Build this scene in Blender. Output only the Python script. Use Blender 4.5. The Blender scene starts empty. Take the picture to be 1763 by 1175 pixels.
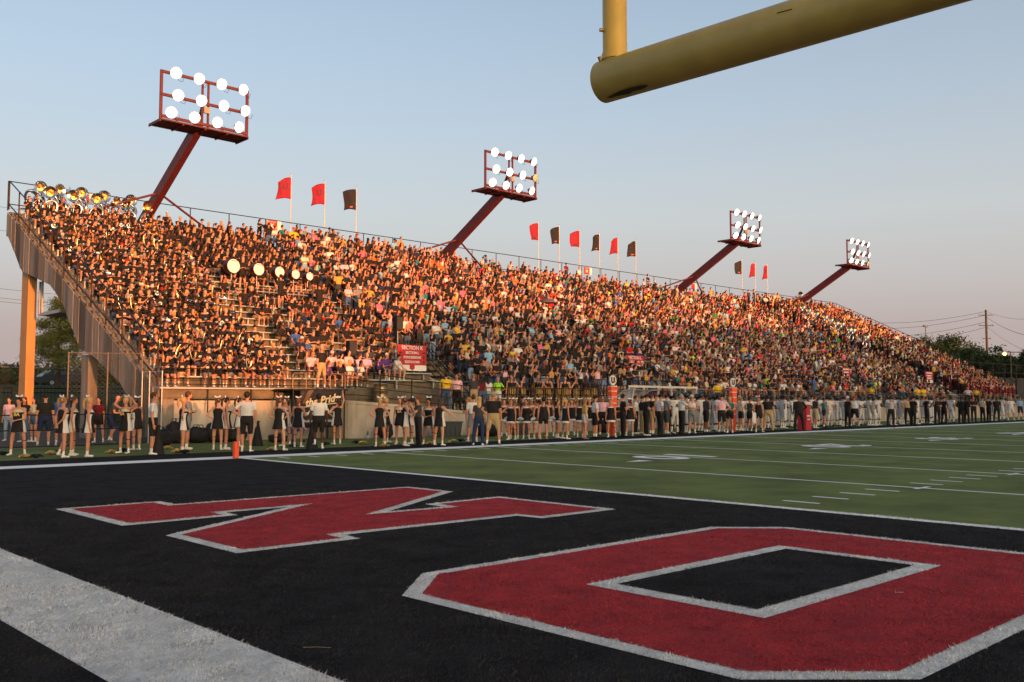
import bpy, bmesh, math, random
import numpy as np
from mathutils import Vector, Matrix
random.seed(7); rng = np.random.default_rng(7)
SC = bpy.context.scene
COL = SC.collection
R = math.radians
# ------------------------------------------------------------------ camera
CX, CY, CZ = -12.270, -23.376, 1.550
YAW, PITCH, FPX = R(46.387), R(3.653), 1612.36
cam_d = bpy.data.cameras.new('camera')
cam_d.sensor_width = 36.0; cam_d.lens = 36.0*FPX/1763.0
cam_d.clip_start = 0.05; cam_d.clip_end = 2500
cam = bpy.data.objects.new('camera', cam_d); COL.objects.link(cam)
cam.location = (CX, CY, CZ)
cam.rotation_euler = (R(90)+PITCH, 0, YAW-R(90))
SC.camera = cam
# ------------------------------------------------------------------ sky and sun (low evening sun behind the camera)
SUN_EL, SUN_HEAD = R(3.0), R(82.0)           # direction in which the light travels, measured from +x
world = bpy.data.worlds.new('World'); SC.world = world; world.use_nodes = True
wn = world.node_tree.nodes; wl = world.node_tree.links
sky = wn.new('ShaderNodeTexSky'); sky.sky_type = 'NISHITA'; sky.sun_disc = False
sky.sun_elevation = R(4.0)
sx, sy = -math.cos(SUN_HEAD), -math.sin(SUN_HEAD)      # where the sun stands
sky.sun_rotation = math.atan2(sx, sy) % (2*math.pi)
sky.altitude = 200; sky.air_density = 0.8; sky.dust_density = 5.0; sky.ozone_density = 1.0
bg = wn['Background']; bg.inputs['Strength'].default_value = 0.138
# evening haze: the same band of pale mauve air all round the horizon, thinning upwards
wtc = wn.new('ShaderNodeTexCoord'); wsp = wn.new('ShaderNodeSeparateXYZ'); wl.new(wtc.outputs['Generated'], wsp.inputs[0])
hz = wn.new('ShaderNodeValToRGB'); hz.color_ramp.elements[0].position = 0.0; hz.color_ramp.elements[1].position = 1.0
def _h(c): return (*[((v/255+.055)/1.055)**2.4/(.15*2**1.6) for v in c], 1)
hz.color_ramp.elements[0].color = _h((186, 166, 163)); hz.color_ramp.elements[1].color = _h((196, 208, 222))
for p_, c_ in ((.07, (192, 176, 173)), (.12, (203, 195, 193)), (.19, (212, 212, 211)), (.30, (204, 212, 222))):
    e_ = hz.color_ramp.elements.new(p_); e_.color = _h(c_)
wl.new(wsp.outputs['Z'], hz.inputs['Fac'])
hw_ = wn.new('ShaderNodeMapRange'); hw_.interpolation_type = 'SMOOTHSTEP'; hw_.inputs['From Min'].default_value = -.02; hw_.inputs['From Max'].default_value = .62
hw_.inputs['To Min'].default_value = 1.0; hw_.inputs['To Max'].default_value = .12; wl.new(wsp.outputs['Z'], hw_.inputs['Value'])
dt = wn.new('ShaderNodeVectorMath'); dt.operation = 'DOT_PRODUCT'; dt.inputs[1].default_value = (sx, sy, 0); wl.new(wtc.outputs['Generated'], dt.inputs[0])
aw = wn.new('ShaderNodeMapRange'); aw.interpolation_type = 'SMOOTHSTEP'; aw.inputs['From Min'].default_value = -.15; aw.inputs['From Max'].default_value = .45; aw.inputs['To Min'].default_value = 1.0; aw.inputs['To Max'].default_value = 0.0
wl.new(dt.outputs['Value'], aw.inputs['Value']); ml = wn.new('ShaderNodeMath'); ml.operation = 'MULTIPLY'; wl.new(aw.outputs['Result'], ml.inputs[0]); wl.new(hw_.outputs['Result'], ml.inputs[1])
wmx = wn.new('ShaderNodeMix'); wmx.data_type = 'RGBA'; wl.new(ml.outputs['Value'], wmx.inputs['Factor']); wl.new(sky.outputs['Color'], wmx.inputs['A']); wl.new(hz.outputs['Color'], wmx.inputs['B'])
wl.new(wmx.outputs['Result'], bg.inputs['Color'])
sun_d = bpy.data.lights.new('sun', 'SUN'); sun_d.energy = 1.9; sun_d.angle = R(0.5)
sun_d.color = (1.0, 0.335, 0.11)
sun = bpy.data.objects.new('sun', sun_d); COL.objects.link(sun)
ld = Vector((math.cos(SUN_HEAD)*math.cos(SUN_EL), math.sin(SUN_HEAD)*math.cos(SUN_EL), -math.sin(SUN_EL)))
sun.rotation_euler = ld.to_track_quat('-Z', 'Y').to_euler(); sun.location = (0, -60, 60)
SC.view_settings.view_transform = 'Standard'; SC.view_settings.look = 'None'
SC.view_settings.gamma = 1.0; SC.view_settings.exposure = 1.68
SC.view_settings.use_curve_mapping = False
SC.cycles.max_bounces = 6; SC.cycles.diffuse_bounces = 3; SC.cycles.transparent_max_bounces = 12
SC.cycles.sample_clamp_indirect = 4.0
# ------------------------------------------------------------------ helpers
_fw = np.array([math.cos(YAW)*math.cos(PITCH), math.sin(YAW)*math.cos(PITCH), math.sin(PITCH)])
_rt = np.array([math.sin(YAW), -math.cos(YAW), 0]); _up = np.cross(_rt, _fw)
def G(px, py, z=0.0):                        # a point of the ground seen in the photograph
    d = _fw+_rt*(px-881.5)/FPX-_up*(py-587.5)/FPX
    t = (z-CZ)/d[2]; return (CX+d[0]*t, CY+d[1]*t)
def AY(px, py, y):                           # a point of an upright plane parallel to the sideline
    d = _fw+_rt*(px-881.5)/FPX-_up*(py-587.5)/FPX
    t = (y-CY)/d[1]; return (CX+d[0]*t, y, CZ+d[2]*t)
def lin(c):
    return tuple(((v/255)/12.92 if v/255 <= .04045 else ((v/255+.055)/1.055)**2.4) for v in c)
MATS = {}
def mat(name, col, rough=.7, metal=0.0, var=0.0, scale=8.0, bump=0.0, bscale=60.0, emit=None, estr=0.0, spec=.35, stretch=None, dark=None):
    if name in MATS: return MATS[name]
    m = bpy.data.materials.new(name); m.use_nodes = True; nt = m.node_tree; b = nt.nodes['Principled BSDF']
    b.inputs['Base Color'].default_value = (*col, 1); b.inputs['Roughness'].default_value = rough
    b.inputs['Metallic'].default_value = metal; b.inputs['Specular IOR Level'].default_value = spec
    tc = None
    if var > 0 or bump > 0:
        tc = nt.nodes.new('ShaderNodeTexCoord'); vec = tc.outputs['Object']
        if stretch:
            mp = nt.nodes.new('ShaderNodeMapping'); mp.inputs['Scale'].default_value = stretch
            nt.links.new(vec, mp.inputs['Vector']); vec = mp.outputs['Vector']
    if var > 0:
        n = nt.nodes.new('ShaderNodeTexNoise'); n.inputs['Scale'].default_value = scale; n.inputs['Detail'].default_value = 6; n.inputs['Roughness'].default_value = .65
        nt.links.new(vec, n.inputs['Vector'])
        r = nt.nodes.new('ShaderNodeValToRGB')
        lo = tuple(c*(1-var) for c in (dark or col)); hi = tuple(min(1, c*(1+var*.6)) for c in col)
        r.color_ramp.elements[0].position = .3; r.color_ramp.elements[1].position = .7
        r.color_ramp.elements[0].color = (*lo, 1); r.color_ramp.elements[1].color = (*hi, 1)
        nt.links.new(n.outputs['Fac'], r.inputs['Fac']); nt.links.new(r.outputs['Color'], b.inputs['Base Color'])
    if bump > 0:
        n2 = nt.nodes.new('ShaderNodeTexNoise'); n2.inputs['Scale'].default_value = bscale; n2.inputs['Detail'].default_value = 4
        nt.links.new(vec, n2.inputs['Vector'])
        bp = nt.nodes.new('ShaderNodeBump'); bp.inputs['Strength'].default_value = bump; bp.inputs['Distance'].default_value = .02
        nt.links.new(n2.outputs['Fac'], bp.inputs['Height']); nt.links.new(bp.outputs['Normal'], b.inputs['Normal'])
    if emit:
        b.inputs['Emission Color'].default_value = (*emit, 1); b.inputs['Emission Strength'].default_value = estr
    MATS[name] = m; return m
def tag(o, label=None, cat=None, group=None, kind=None):
    if label: o['label'] = label
    if cat: o['category'] = cat
    if group: o['group'] = group
    if kind: o['kind'] = kind
    return o
def empty(name, loc=(0, 0, 0), rz=0.0):
    o = bpy.data.objects.new(name, None); COL.objects.link(o); o.location = loc; o.rotation_euler = (0, 0, rz)
    o.empty_display_size = .2; return o
def link(name, me, parent=None, loc=None, rz=None):
    o = bpy.data.objects.new(name, me); COL.objects.link(o)
    if parent is not None: o.parent = parent
    if loc is not None: o.location = loc
    if rz is not None: o.rotation_euler = (0, 0, rz)
    return o
def unit(v):
    v = np.asarray(v, float); n = np.linalg.norm(v); return v/n if n > 1e-9 else v
class MB:
    """collects shapes; build() links them as one mesh object"""
    def __init__(s): s.v = []; s.f = []; s.m = []; s.sm = []
    def add(s, vs, fs, m=0, smooth=False):
        b = len(s.v); s.v += [tuple(map(float, q)) for q in vs]
        for f in fs: s.f.append(tuple(i+b for i in f)); s.m.append(m); s.sm.append(smooth)
        return s
    def box(s, x0, x1, y0, y1, z0, z1, m=0):
        vs = [(x0,y0,z0),(x1,y0,z0),(x1,y1,z0),(x0,y1,z0),(x0,y0,z1),(x1,y0,z1),(x1,y1,z1),(x0,y1,z1)]
        return s.add(vs, [(3,2,1,0),(4,5,6,7),(0,1,5,4),(1,2,6,5),(2,3,7,6),(3,0,4,7)], m)
    def bar(s, a, b, w, h, m=0, up=(0, 0, 1)):
        a = np.array(a, float); b = np.array(b, float); d = unit(b-a); u = np.array(up, float)
        if abs(d@u) > .98: u = np.array((1., 0, 0))
        r = unit(np.cross(d, u)); u = np.cross(r, d)
        vs = []
        for p in (a, b):
            for i, j in ((-1,-1),(1,-1),(1,1),(-1,1)): vs.append(p+r*i*w/2+u*j*h/2)
        return s.add(vs, [(3,2,1,0),(4,5,6,7),(0,1,5,4),(1,2,6,5),(2,3,7,6),(3,0,4,7)], m)
    def tube(s, pts, rad, n=8, m=0, cap=True, smooth=True, closed=False):
        pts = np.array(pts, float); k = len(pts)
        rad = np.broadcast_to(np.array(rad, float), (k,)) if np.ndim(rad) == 0 else np.array(rad, float)
        ref = np.array((0, 0, 1.)); vs = []; prev = None
        for i in range(k):
            d = unit(pts[(i+1) % k]-pts[i-1]) if closed else unit(pts[min(i+1, k-1)]-pts[max(i-1, 0)])
            if prev is None:
                r = np.cross(d, ref)
                if np.linalg.norm(r) < .05: r = np.cross(d, (1., 0, 0))
                r = unit(r)
            else: r = unit(prev-d*(prev@d))
            prev = r; u = np.cross(d, r)
            for j in range(n):
                a = 2*math.pi*j/n; vs.append(pts[i]+(r*math.cos(a)+u*math.sin(a))*rad[i])
        fs = []
        for i in range(k if closed else k-1):
            for j in range(n):
                a = i*n+j; b = i*n+(j+1) % n; c = ((i+1) % k)*n; fs.append((a, b, c+(j+1) % n, c+j))
        s.add(vs, fs, m, smooth)
        if cap and not closed:
            s.add([vs[j] for j in range(n)], [tuple(range(n))[::-1]], m); s.add([vs[(k-1)*n+j] for j in range(n)], [tuple(range(n))], m)
        return s
    def lathe(s, prof, c=(0, 0, 0), n=16, m=0, axis='z', smooth=True, ang=2*math.pi):
        vs = []
        for r, z in prof:
            for j in range(n):
                a = 2*math.pi*j/n; p = (r*math.cos(a), r*math.sin(a), z)
                if axis == 'y': p = (p[0], p[2], -p[1])
                if axis == 'x': p = (p[2], p[0], p[1])
                vs.append((p[0]+c[0], p[1]+c[1], p[2]+c[2]))
        fs = [(i*n+j, i*n+(j+1) % n, (i+1)*n+(j+1) % n, (i+1)*n+j) for i in range(len(prof)-1) for j in range(n)]
        return s.add(vs, fs, m, smooth)
    def ell(s, c, r, nu=10, nv=7, m=0, rot=None):
        vs = []; fs = []
        for i in range(nv+1):
            t = math.pi*i/nv
            for j in range(nu):
                a = 2*math.pi*j/nu; p = np.array((r[0]*math.sin(t)*math.cos(a), r[1]*math.sin(t)*math.sin(a), r[2]*math.cos(t)))
                if rot is not None: p = rot@p
                vs.append(p+np.array(c))
        for i in range(nv):
            for j in range(nu):
                fs.append(((i+1)*nu+j, (i+1)*nu+(j+1) % nu, i*nu+(j+1) % nu, i*nu+j))
        return s.add(vs, fs, m, True)
    def prism(s, poly, z0, z1, m=0, plane='xy', off=0.0):
        """a closed outline given thickness; plane xy: z0..z1 are heights; yz: x from z0 to z1; xz: y from z0 to z1"""
        def P(a, b, c):
            return {'xy': (a, b, c), 'yz': (c, a, b), 'xz': (a, c, b)}[plane]
        n = len(poly); vs = [P(a, b, z0) for a, b in poly]+[P(a, b, z1) for a, b in poly]
        fs = [tuple(range(n))[::-1], tuple(range(n, 2*n))]+[(i, (i+1) % n, n+(i+1) % n, n+i) for i in range(n)]
        return s.add(vs, fs, m)
    def build(s, name, mats, parent=None, local=False, loc=None, fix=True):
        v = np.array(s.v)
        if parent is not None and not local:
            q = parent
            while q is not None: v = v-np.array(q.location); q = q.parent
        if loc is not None: v = v-np.array(loc)
        me = bpy.data.meshes.new(name); me.from_pydata(v.tolist(), [], s.f)
        mats = mats if isinstance(mats, (list, tuple)) else [mats]
        for m in mats: me.materials.append(m)
        me.polygons.foreach_set('material_index', s.m); me.polygons.foreach_set('use_smooth', s.sm)
        if fix:
            bm = bmesh.new(); bm.from_mesh(me); bmesh.ops.recalc_face_normals(bm, faces=bm.faces); bm.to_mesh(me); bm.free()
        me.update()
        return link(name, me, parent, loc)
WORK = bpy.data.scenes.new('workshop')            # an empty side scene in which modifiers and lettering are worked out, removed at the end
def evaluated(o):
    WORK.collection.objects.link(o); vl = WORK.view_layers[0]; vl.update(); me = bpy.data.meshes.new_from_object(o.evaluated_get(vl.depsgraph)); WORK.collection.objects.unlink(o); return me
TEXTS = {}
def text_mesh(body, size, extr=.004, shear=0.0, align='CENTER', bold=0.0):
    key = (body, size, extr, shear, bold)
    if key not in TEXTS:
        cu = bpy.data.curves.new('lettering', 'FONT'); cu.body = body; cu.size = size; cu.extrude = extr; cu.shear = shear
        cu.align_x = align; cu.align_y = 'CENTER'; cu.offset = bold; cu.resolution_u = 3
        o = bpy.data.objects.new('lettering', cu); TEXTS[key] = evaluated(o); bpy.data.objects.remove(o); bpy.data.curves.remove(cu)
    return TEXTS[key].copy()
def letter(body, size, loc, m, parent, rz=0.0, extr=.004, shear=0.0, name='lettering', flat=False, tilt=0.0, bold=0.0):
    """lettering standing upright and read from -y (or lying flat)"""
    me = text_mesh(body, size, extr, shear, bold=bold); me.materials.clear(); me.materials.append(m)
    o = link(name, me, parent); o.location = loc
    o.rotation_euler = (0 if flat else R(90), tilt, rz); return o
# ------------------------------------------------------------------ materials
M_black = mat('black_turf', (.023, .0215, .0225), .95, var=.55, scale=2.2, bump=.5, bscale=220, spec=.05)
M_red = mat('red_turf', (.37, .030, .036), .85, var=.4, scale=3, bump=.5, bscale=220, spec=.15)
M_white = mat('white_turf', (.66, .65, .63), .85, var=.3, scale=4, bump=.5, bscale=220, spec=.15)
M_green = mat('green_turf', (.138, .170, .044), .85, var=.45, scale=.55, bump=.4, bscale=160, spec=.15)
M_line = mat('line_paint', (.84, .83, .79), .85, var=.15, scale=20, spec=.15)
M_ground = mat('rough_grass', (.05, .065, .022), .95, var=.4, scale=.15, spec=.1)
M_asph = mat('asphalt', (.055, .052, .05), .9, var=.3, scale=.6, spec=.2)
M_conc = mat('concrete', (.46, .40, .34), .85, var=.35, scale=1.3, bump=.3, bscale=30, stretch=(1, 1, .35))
M_tread = mat('stained_concrete', (.17, .135, .095), .85, var=.4, scale=2.0, bump=.3, bscale=30)
M_colm = mat('sunlit_column_concrete', (.51, .275, .115), .85, var=.2, scale=1.6, bump=.2, bscale=30, stretch=(1, 1, .3))
M_rake = mat('raker_concrete', (.25, .215, .185), .9, var=.55, scale=1.4, bump=.3, bscale=30, stretch=(1, 2.2, .18))
M_plank = mat('worn_foot_plank', (.20, .19, .18), .6, metal=.2, var=.3, scale=2, stretch=(.2, 4, 4))
M_alu = mat('bench_aluminium', (.55, .55, .54), .42, metal=.55, var=.15, scale=3, stretch=(.2, 4, 4))
M_rail = mat('black_rail_paint', (.012, .011, .012), .5, var=.3, scale=5)
M_rust = mat('rusty_post', (.055, .026, .016), .8, var=.5, scale=9)
M_steelred = mat('dark_red_steel', (.12, .02, .023), .55, var=.3, scale=3)
M_galv = mat('galvanised_steel', (.42, .43, .43), .45, metal=.6, var=.2, scale=6)
M_lens = mat('lamp_glow', (1, 1, 1), .5, emit=(1.0, .95, .86), estr=1.1)
M_lensrim = mat('lamp_rim_glow', (1, .9, .75), .5, emit=(1.0, .74, .5), estr=.34)
M_lensoff = mat('lamp_glass_unlit', (.55, .6, .4), .25)
M_lampcan = mat('lamp_housing', (.25, .24, .23), .4, metal=.5, var=.2)
M_yellow = mat('goal_post_yellow', (.68, .43, .085), .42, var=.16, scale=5, bump=.04, bscale=40)
M_scuff = mat('black_scuff', (.11, .075, .022), .7, var=.8, scale=40)
M_bolt = mat('bolt_steel', (.35, .26, .10), .5, metal=.4)
M_orange = mat('pylon_orange', (.90, .105, .035), .55)
M_mwhite = mat('marker_white', (.72, .70, .68), .6)
M_mblack = mat('marker_black', (.02, .02, .02), .6)
M_signred = mat('sign_red', (.47, .028, .04), .5, var=.1)
M_signwhite = mat('sign_white', (.75, .73, .70), .5)
M_flagred = mat('flag_red', (.30, .014, .04), .75, var=.12, scale=4)
M_flagblack = mat('flag_black', (.022, .018, .022), .75, var=.2, scale=4)
M_pole = mat('flag_pole', (.55, .47, .38), .4, metal=.4)
M_silver = mat('silver_brass', (.80, .78, .74), .16, metal=1.0)
M_gold = mat('lacquered_brass', (.90, .66, .32), .25, metal=1.0)
M_drum = mat('drum_shell', (.045, .014, .016), .35, var=.2)
M_head = mat('drum_head', (.80, .78, .78), .5)
M_banner = mat('banner_black', (.022, .018, .017), .6, var=.25, scale=2)
M_bannergold = mat('banner_gold', (.85, .62, .36), .6)
M_bannerwhite = mat('banner_white', (.8, .76, .7), .6)
M_bag = mat('black_bag', (.012, .012, .014), .75, var=.4, scale=9, bump=.4, bscale=12)
M_tub = mat('grey_tub', (.06, .07, .075), .5, var=.2)
M_pomgold = mat('gold_foil', (.75, .52, .14), .3, metal=.8)
M_pomblack = mat('black_foil', (.012, .012, .012), .35)
M_pomwhite = mat('white_foil', (.78, .82, .78), .4)
M_speaker = mat('speaker_black', (.014, .014, .015), .7, var=.2)
M_rope = mat('yellow_rope', (.65, .5, .05), .7)
M_bark = mat('bark', (.075, .05, .035), .9, var=.4, scale=6)
M_wood = mat('weathered_pole_wood', (.10, .085, .07), .9, var=.3, scale=3)
M_wire = mat('wire', (.03, .03, .032), .6)
# ------------------------------------------------------------------ ground and field
YD = .9144
def sheet(name, poly, z, m, parent=None, kind=None):
    me = bpy.data.meshes.new(name); me.from_pydata([(x, y, z) for x, y in poly], [], [tuple(range(len(poly)))])
    if me.polygons[0].normal.z < 0: me.flip_normals()
    me.materials.append(m); o = link(name, me, parent)
    if kind: tag(o, kind=kind)
    return o
def rect(x0, x1, y0, y1): return [(x0, y0), (x1, y0), (x1, y1), (x0, y1)]
ground = sheet('ground', rect(-1400, 1600, -1400, 1600), -.05, M_ground, kind='structure')
pavement = sheet('pavement', rect(-30, 120, 8.5, 36), -.035, M_asph, kind='structure')
road = sheet('road', rect(-200, 300, 44, 50), -.045, M_asph, kind='structure')
field = sheet('field', rect(-26, 125, -60, 10.7), 0, M_green, kind='structure')
end_zone = sheet('end_zone', rect(-15.5, -.1, -52, -.02), .004, M_black, field)
sheet('sideline_border', rect(-15.5, 118, .95, 3.3), .004, M_black, field)
sheet('sideline_stripe', rect(-10.25, 110, .0, .93), .008, M_line, field)
end_line = sheet('end_line', rect(-10.25, -9.31, -48.8, -.02), .008, M_white, field)
sheet('goal_line', rect(-.1, .1, -48.8, -.05), .008, M_line, field)
for k in range(1, 20):
    sheet('yard_line', rect(k*5*YD-.055, k*5*YD+.055, -48.6, -.18), .005, M_line, field)
hm = None
for k in range(1, 60):
    if k % 5:
        for y0 in (-16.26, -.85):
            if hm is None:
                o = sheet('hash_mark', rect(-.05, .05, 0, .61), .005, M_line, field); hm = o.data
            else: o = link('hash_mark', hm, field)
            o.location = (k*YD, y0, 0)
    else: sheet('hash_mark', rect(k*YD-.3, k*YD+.3, -16.31, -16.21), .009, M_line, field)
def inset(poly, d):
    P = [np.array(p, float) for p in poly]; n = len(P)
    A = sum(P[i][0]*P[(i+1) % n][1]-P[(i+1) % n][0]*P[i][1] for i in range(n))
    s = 1 if A > 0 else -1; out = []
    for i in range(n):
        a, b, c = P[i-1], P[i], P[(i+1) % n]; e1 = unit(b-a); e2 = unit(c-b)
        n1 = np.array((-e1[1], e1[0]))*s; n2 = np.array((-e2[1], e2[0]))*s
        k = 1+n1@n2; out.append(tuple(b+(n1+n2)/max(k, .12)*d))
    return out
N_OUT = [(-7.68,-9.10),(-6.16,-9.10),(-6.18,-9.68),(-1.91,-9.80),(-1.91,-11.04),(-4.42,-12.62),(-3.48,-12.72),(-3.46,-12.24),(-1.90,-12.19),(-1.91,-14.65),(-3.40,-14.64),(-3.45,-14.22),(-6.14,-14.13),(-6.17,-14.50),(-7.66,-14.49),(-7.65,-12.76),(-5.15,-11.17),(-6.11,-11.16),(-6.13,-11.56),(-7.69,-11.58)]
N_IN = inset(N_OUT, .155)
O_OUT = [(-7.70,-17.31),(-6.98,-16.66),(-2.51,-16.66),(-1.85,-17.31),(-1.85,-20.42),(-2.55,-21.10),(-6.97,-21.10),(-7.70,-20.41)]
O_IN = inset(O_OUT, .15)
C_OUT = rect(-6.33, -3.27, -19.73, -18.04); C_IN = rect(-6.14, -3.44, -19.55, -18.22)
o = sheet('painted_letter', N_OUT, .008, M_white, field); sheet('letter_fill', N_IN, .004+.008, M_red, o)
o = sheet('painted_letter', O_OUT, .008, M_white, field); sheet('letter_fill', O_IN, .004+.008, M_red, o)
sheet('letter_counter_edge', C_OUT, .016, M_white, o); sheet('letter_counter', C_IN, .020, M_black, o)
def numeral(tens, xk):
    x = xk*YD
    letter(tens, 2.35, (x+.62, -7.45, .006), M_line, field, rz=R(180), extr=0, name='painted_number', flat=True, bold=.055)
    letter('0', 2.35, (x-.72, -7.45, .006), M_line, field, rz=R(180), extr=0, name='painted_number', flat=True, bold=.055)
    if xk != 50: sheet('painted_arrow', [(x-2.9, -8.1), (x-2.05, -7.86), (x-2.05, -8.34)], .006, M_line, field)
for t, xk in (('1', 10), ('2', 20), ('3', 30), ('4', 40)): numeral(t, xk)
# ---- turf fibres of the near end zone, real blades so that painted edges are ragged
def inside(poly, x, y):
    r = np.zeros(len(x), bool); n = len(poly)
    for i in range(n):
        x1, y1 = poly[i]; x2, y2 = poly[(i+1) % n]
        c = ((y1 > y) != (y2 > y)) & (x < (x2-x1)*(y-y1)/((y2-y1) if y2 != y1 else 1e-9)+x1); r ^= c
    return r
def fibres():
    N = 1300000
    x = rng.uniform(-11.9, .12, N); y = rng.uniform(-23.2, -8.4, N)
    d = np.hypot(x-CX, y-CY); keep = rng.random(N) < np.clip((4.2/np.maximum(d, 2.4))**1.7, 0, 1)
    ang = np.degrees(np.arctan2(y-CY, x-CX)); keep &= (ang > 5) & (ang < 92) & (d < 17)
    x = x[keep]; y = y[keep]; d = d[keep]; n = len(x)
    jx = x+rng.normal(0, .006, n); jy = y+rng.normal(0, .006, n)
    col = np.zeros(n, int)                                    # 0 black 1 red 2 white 3 green
    col[inside(N_OUT, jx, jy) | inside(O_OUT, jx, jy)] = 2
    col[inside(N_IN, jx, jy) | inside(O_IN, jx, jy)] = 1
    col[inside(C_OUT, jx, jy)] = 2; col[inside(C_IN, jx, jy)] = 0
    worn = rng.random(n)
    el = (jx > -10.25) & (jx < -9.31); col[el & (worn < .93)] = 2
    col[(jx > -.1) & (jx < .1)] = 2; col[jx > .1] = 3
    h = rng.uniform(.012, .026, n); w = .0022+.00055*d
    a = rng.uniform(0, 2*math.pi, n); ph_ = rng.uniform(0, 6.28, 12); w1 = sum(np.sin(x*f*1.3+y*g+ph_[i]) for i, (f, g) in enumerate(((1.1, .7), (2.3, -1.9), (4.7, 3.1), (-3.3, 6.1), (9.1, -7.3), (13., 11.)))); w2 = sum(np.sin(x*f-y*g*1.2+ph_[i+6]) for i, (f, g) in enumerate(((.9, 1.4), (-2.1, 2.7), (5.3, 3.9), (6.9, -5.1), (-11., 8.), (15., 13.))))
    lean = rng.normal(0, .010, (n, 2))+np.stack([.003+.0034*w1, -.004+.0034*w2], -1); h = h*np.clip(.68+.06*w2, .45, .95)
    z0 = np.where(col == 1, .013, np.where(col == 2, .009, .005)); z0[inside(C_OUT, x, y)] = .017; z0[inside(C_IN, x, y)] = .021
    v = np.zeros((n, 3, 3)); dx = np.cos(a)*w/2; dy = np.sin(a)*w/2
    v[:, 0] = np.stack([x-dx, y-dy, z0], -1); v[:, 1] = np.stack([x+dx, y+dy, z0], -1)
    v[:, 2] = np.stack([x+lean[:, 0], y+lean[:, 1], z0+h], -1)
    for c, nm, mt, base in ((0, 'black_turf_fibres', 'black', (.025, .0235, .0245)), (1, 'red_turf_fibres', 'red', (.40, .032, .039)), (2, 'white_turf_fibres', 'white', (.72, .71, .69)), (3, 'green_turf_fibres', 'green', (.11, .125, .04))):
        q = v[col == c].reshape(-1, 3)
        if len(q) == 0: continue
        k = len(q)//3; me = bpy.data.meshes.new(nm); me.vertices.add(3*k); me.vertices.foreach_set('co', q.ravel())
        me.loops.add(3*k); me.loops.foreach_set('vertex_index', np.arange(3*k)); me.polygons.add(k)
        me.polygons.foreach_set('loop_start', np.arange(0, 3*k, 3)); me.update()
        if c == 0:
            me.materials.append(None); me.polygons.foreach_set('material_index', (rng.random(k) < .24).astype(np.int32))
        if c == 2:
            me.materials.append(None); me.polygons.foreach_set('material_index', (rng.random(k) < .2).astype(np.int32))
        fm = (mat(mt+'_fibre', base, .6, var=(.55, .42, .4, .4)[c], scale=2.6, spec=.2))
        if c in (0, 2): me.materials[0] = fm; me.materials.append(mat('dusty_black_fibre' if c == 0 else 'soiled_white_fibre', (.055, .048, .043) if c == 0 else (.36, .345, .33), .7, var=.5, scale=3, spec=.15))
        else: me.materials.append(fm)
        o = link(nm, me, field); tag(o, kind='stuff')
fibres()
# ------------------------------------------------------------------ goal post
gp = empty('goal_post', (-11.05, -24.38, 0))
tag(gp, 'yellow goal post with thick crossbar and bolted upright over the near end zone', 'goal post')
BX, BZ, BL, BR_ = -9.2, 2.945, -20.73, .0905
b = MB(); b.tube([(BX, BL, BZ), (BX, BL-.004, BZ), (BX+.27, -28.03, BZ)], [BR_-.012, BR_, BR_], 40, cap=True)
bar = b.build('crossbar', M_yellow, gp)
b = MB(); vs = []
for i, yy in enumerate(np.linspace(-20.78, -21.0, 9)):
    w_ = math.sin(math.pi*(i+.4)/9.4)
    for j, t in enumerate(np.linspace(-.2*w_, .16*w_*(1+.4*math.sin(i*2.1)), 5)): a_ = R(252)+t; vs.append((BX+math.cos(a_)*(BR_+.0012), yy, BZ+math.sin(a_)*(BR_+.0012)))
b.add(vs, [(i*5+j, i*5+j+1, (i+1)*5+j+1, (i+1)*5+j) for i in range(8) for j in range(4)], 0, True); b.build('scuff_mark', M_scuff, bar, fix=False)
b = MB(); b.tube([(BX-.055, -21.62, BZ+.024), (BX-.0535, -21.68, BZ+.021)], .0018, 5); b.build('scratch', M_rust, bar)
BX0 = BX
for yy in (-20.80, -27.96):
    BX = BX0+(BL-yy)*.037
    b = MB(); b.tube([(BX, yy, BZ+BR_-.03), (BX, yy, BZ+6.1)], .053, 28)
    up_ = b.build('upright', M_yellow, gp)
    b = MB(); b.tube([(BX, yy, BZ+BR_-.01), (BX, yy, BZ+BR_+.018)], .058, 28); b.build('collar', M_yellow, up_)
    for zz in (.21, .49, .9):
        b = MB(); b.tube([(BX-.045, yy+.024, BZ+zz), (BX-.061, yy+.034, BZ+zz)], .0085, 8); b.build('bolt', M_bolt, up_)
BX = BX0
b = MB(); b.tube([(BX-.052, -20.765, BZ+.074), (BX-.062, -20.765, BZ+.092)], .008, 8); b.build('bolt', M_bolt, bar)
pts = [(-11.05, -24.38, 0), (-11.05, -24.38, 2.0)]+[(-11.05+1.95*(1-math.cos(t)), -24.38, 2.0+.945*math.sin(t)) for t in np.linspace(.2, math.pi/2, 7)]
b = MB(); b.tube(pts, .085, 20); b.build('gooseneck', M_yellow, gp)
# ------------------------------------------------------------------ pylon and straw
py = empty('pylon', (-.17, .1, 0)); tag(py, 'bright orange corner pylon where goal line meets the sideline', 'pylon')
b = MB(); b.prism([(-.06, -.06), (.06, -.06), (.06, .06), (-.06, .06)], .02, .455); b.build('foam_block', M_orange, py, local=True)
b = MB(); b.prism([(-.05, -.05), (.05, -.05), (.05, .05), (-.05, .05)], 0, .02); b.build('base', M_mblack, py, local=True)
gx, gy = G(546, 1123)
b = MB(); dirx = np.array((math.sin(YAW), -math.cos(YAW))); b.tube([(gx-dirx[0]*.085, gy-dirx[1]*.085, .028), (gx, gy, .031), (gx+dirx[0]*.085, gy+dirx[1]*.085, .027)], .0014, 5)
o = b.build('straw', mat('dry_straw', (.38, .28, .16), .8), loc=(gx, gy, .027)); tag(o, 'thin dry straw lying on the black turf beside the end line', 'straw')
gx, gy = G(1548, 1028)
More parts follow.
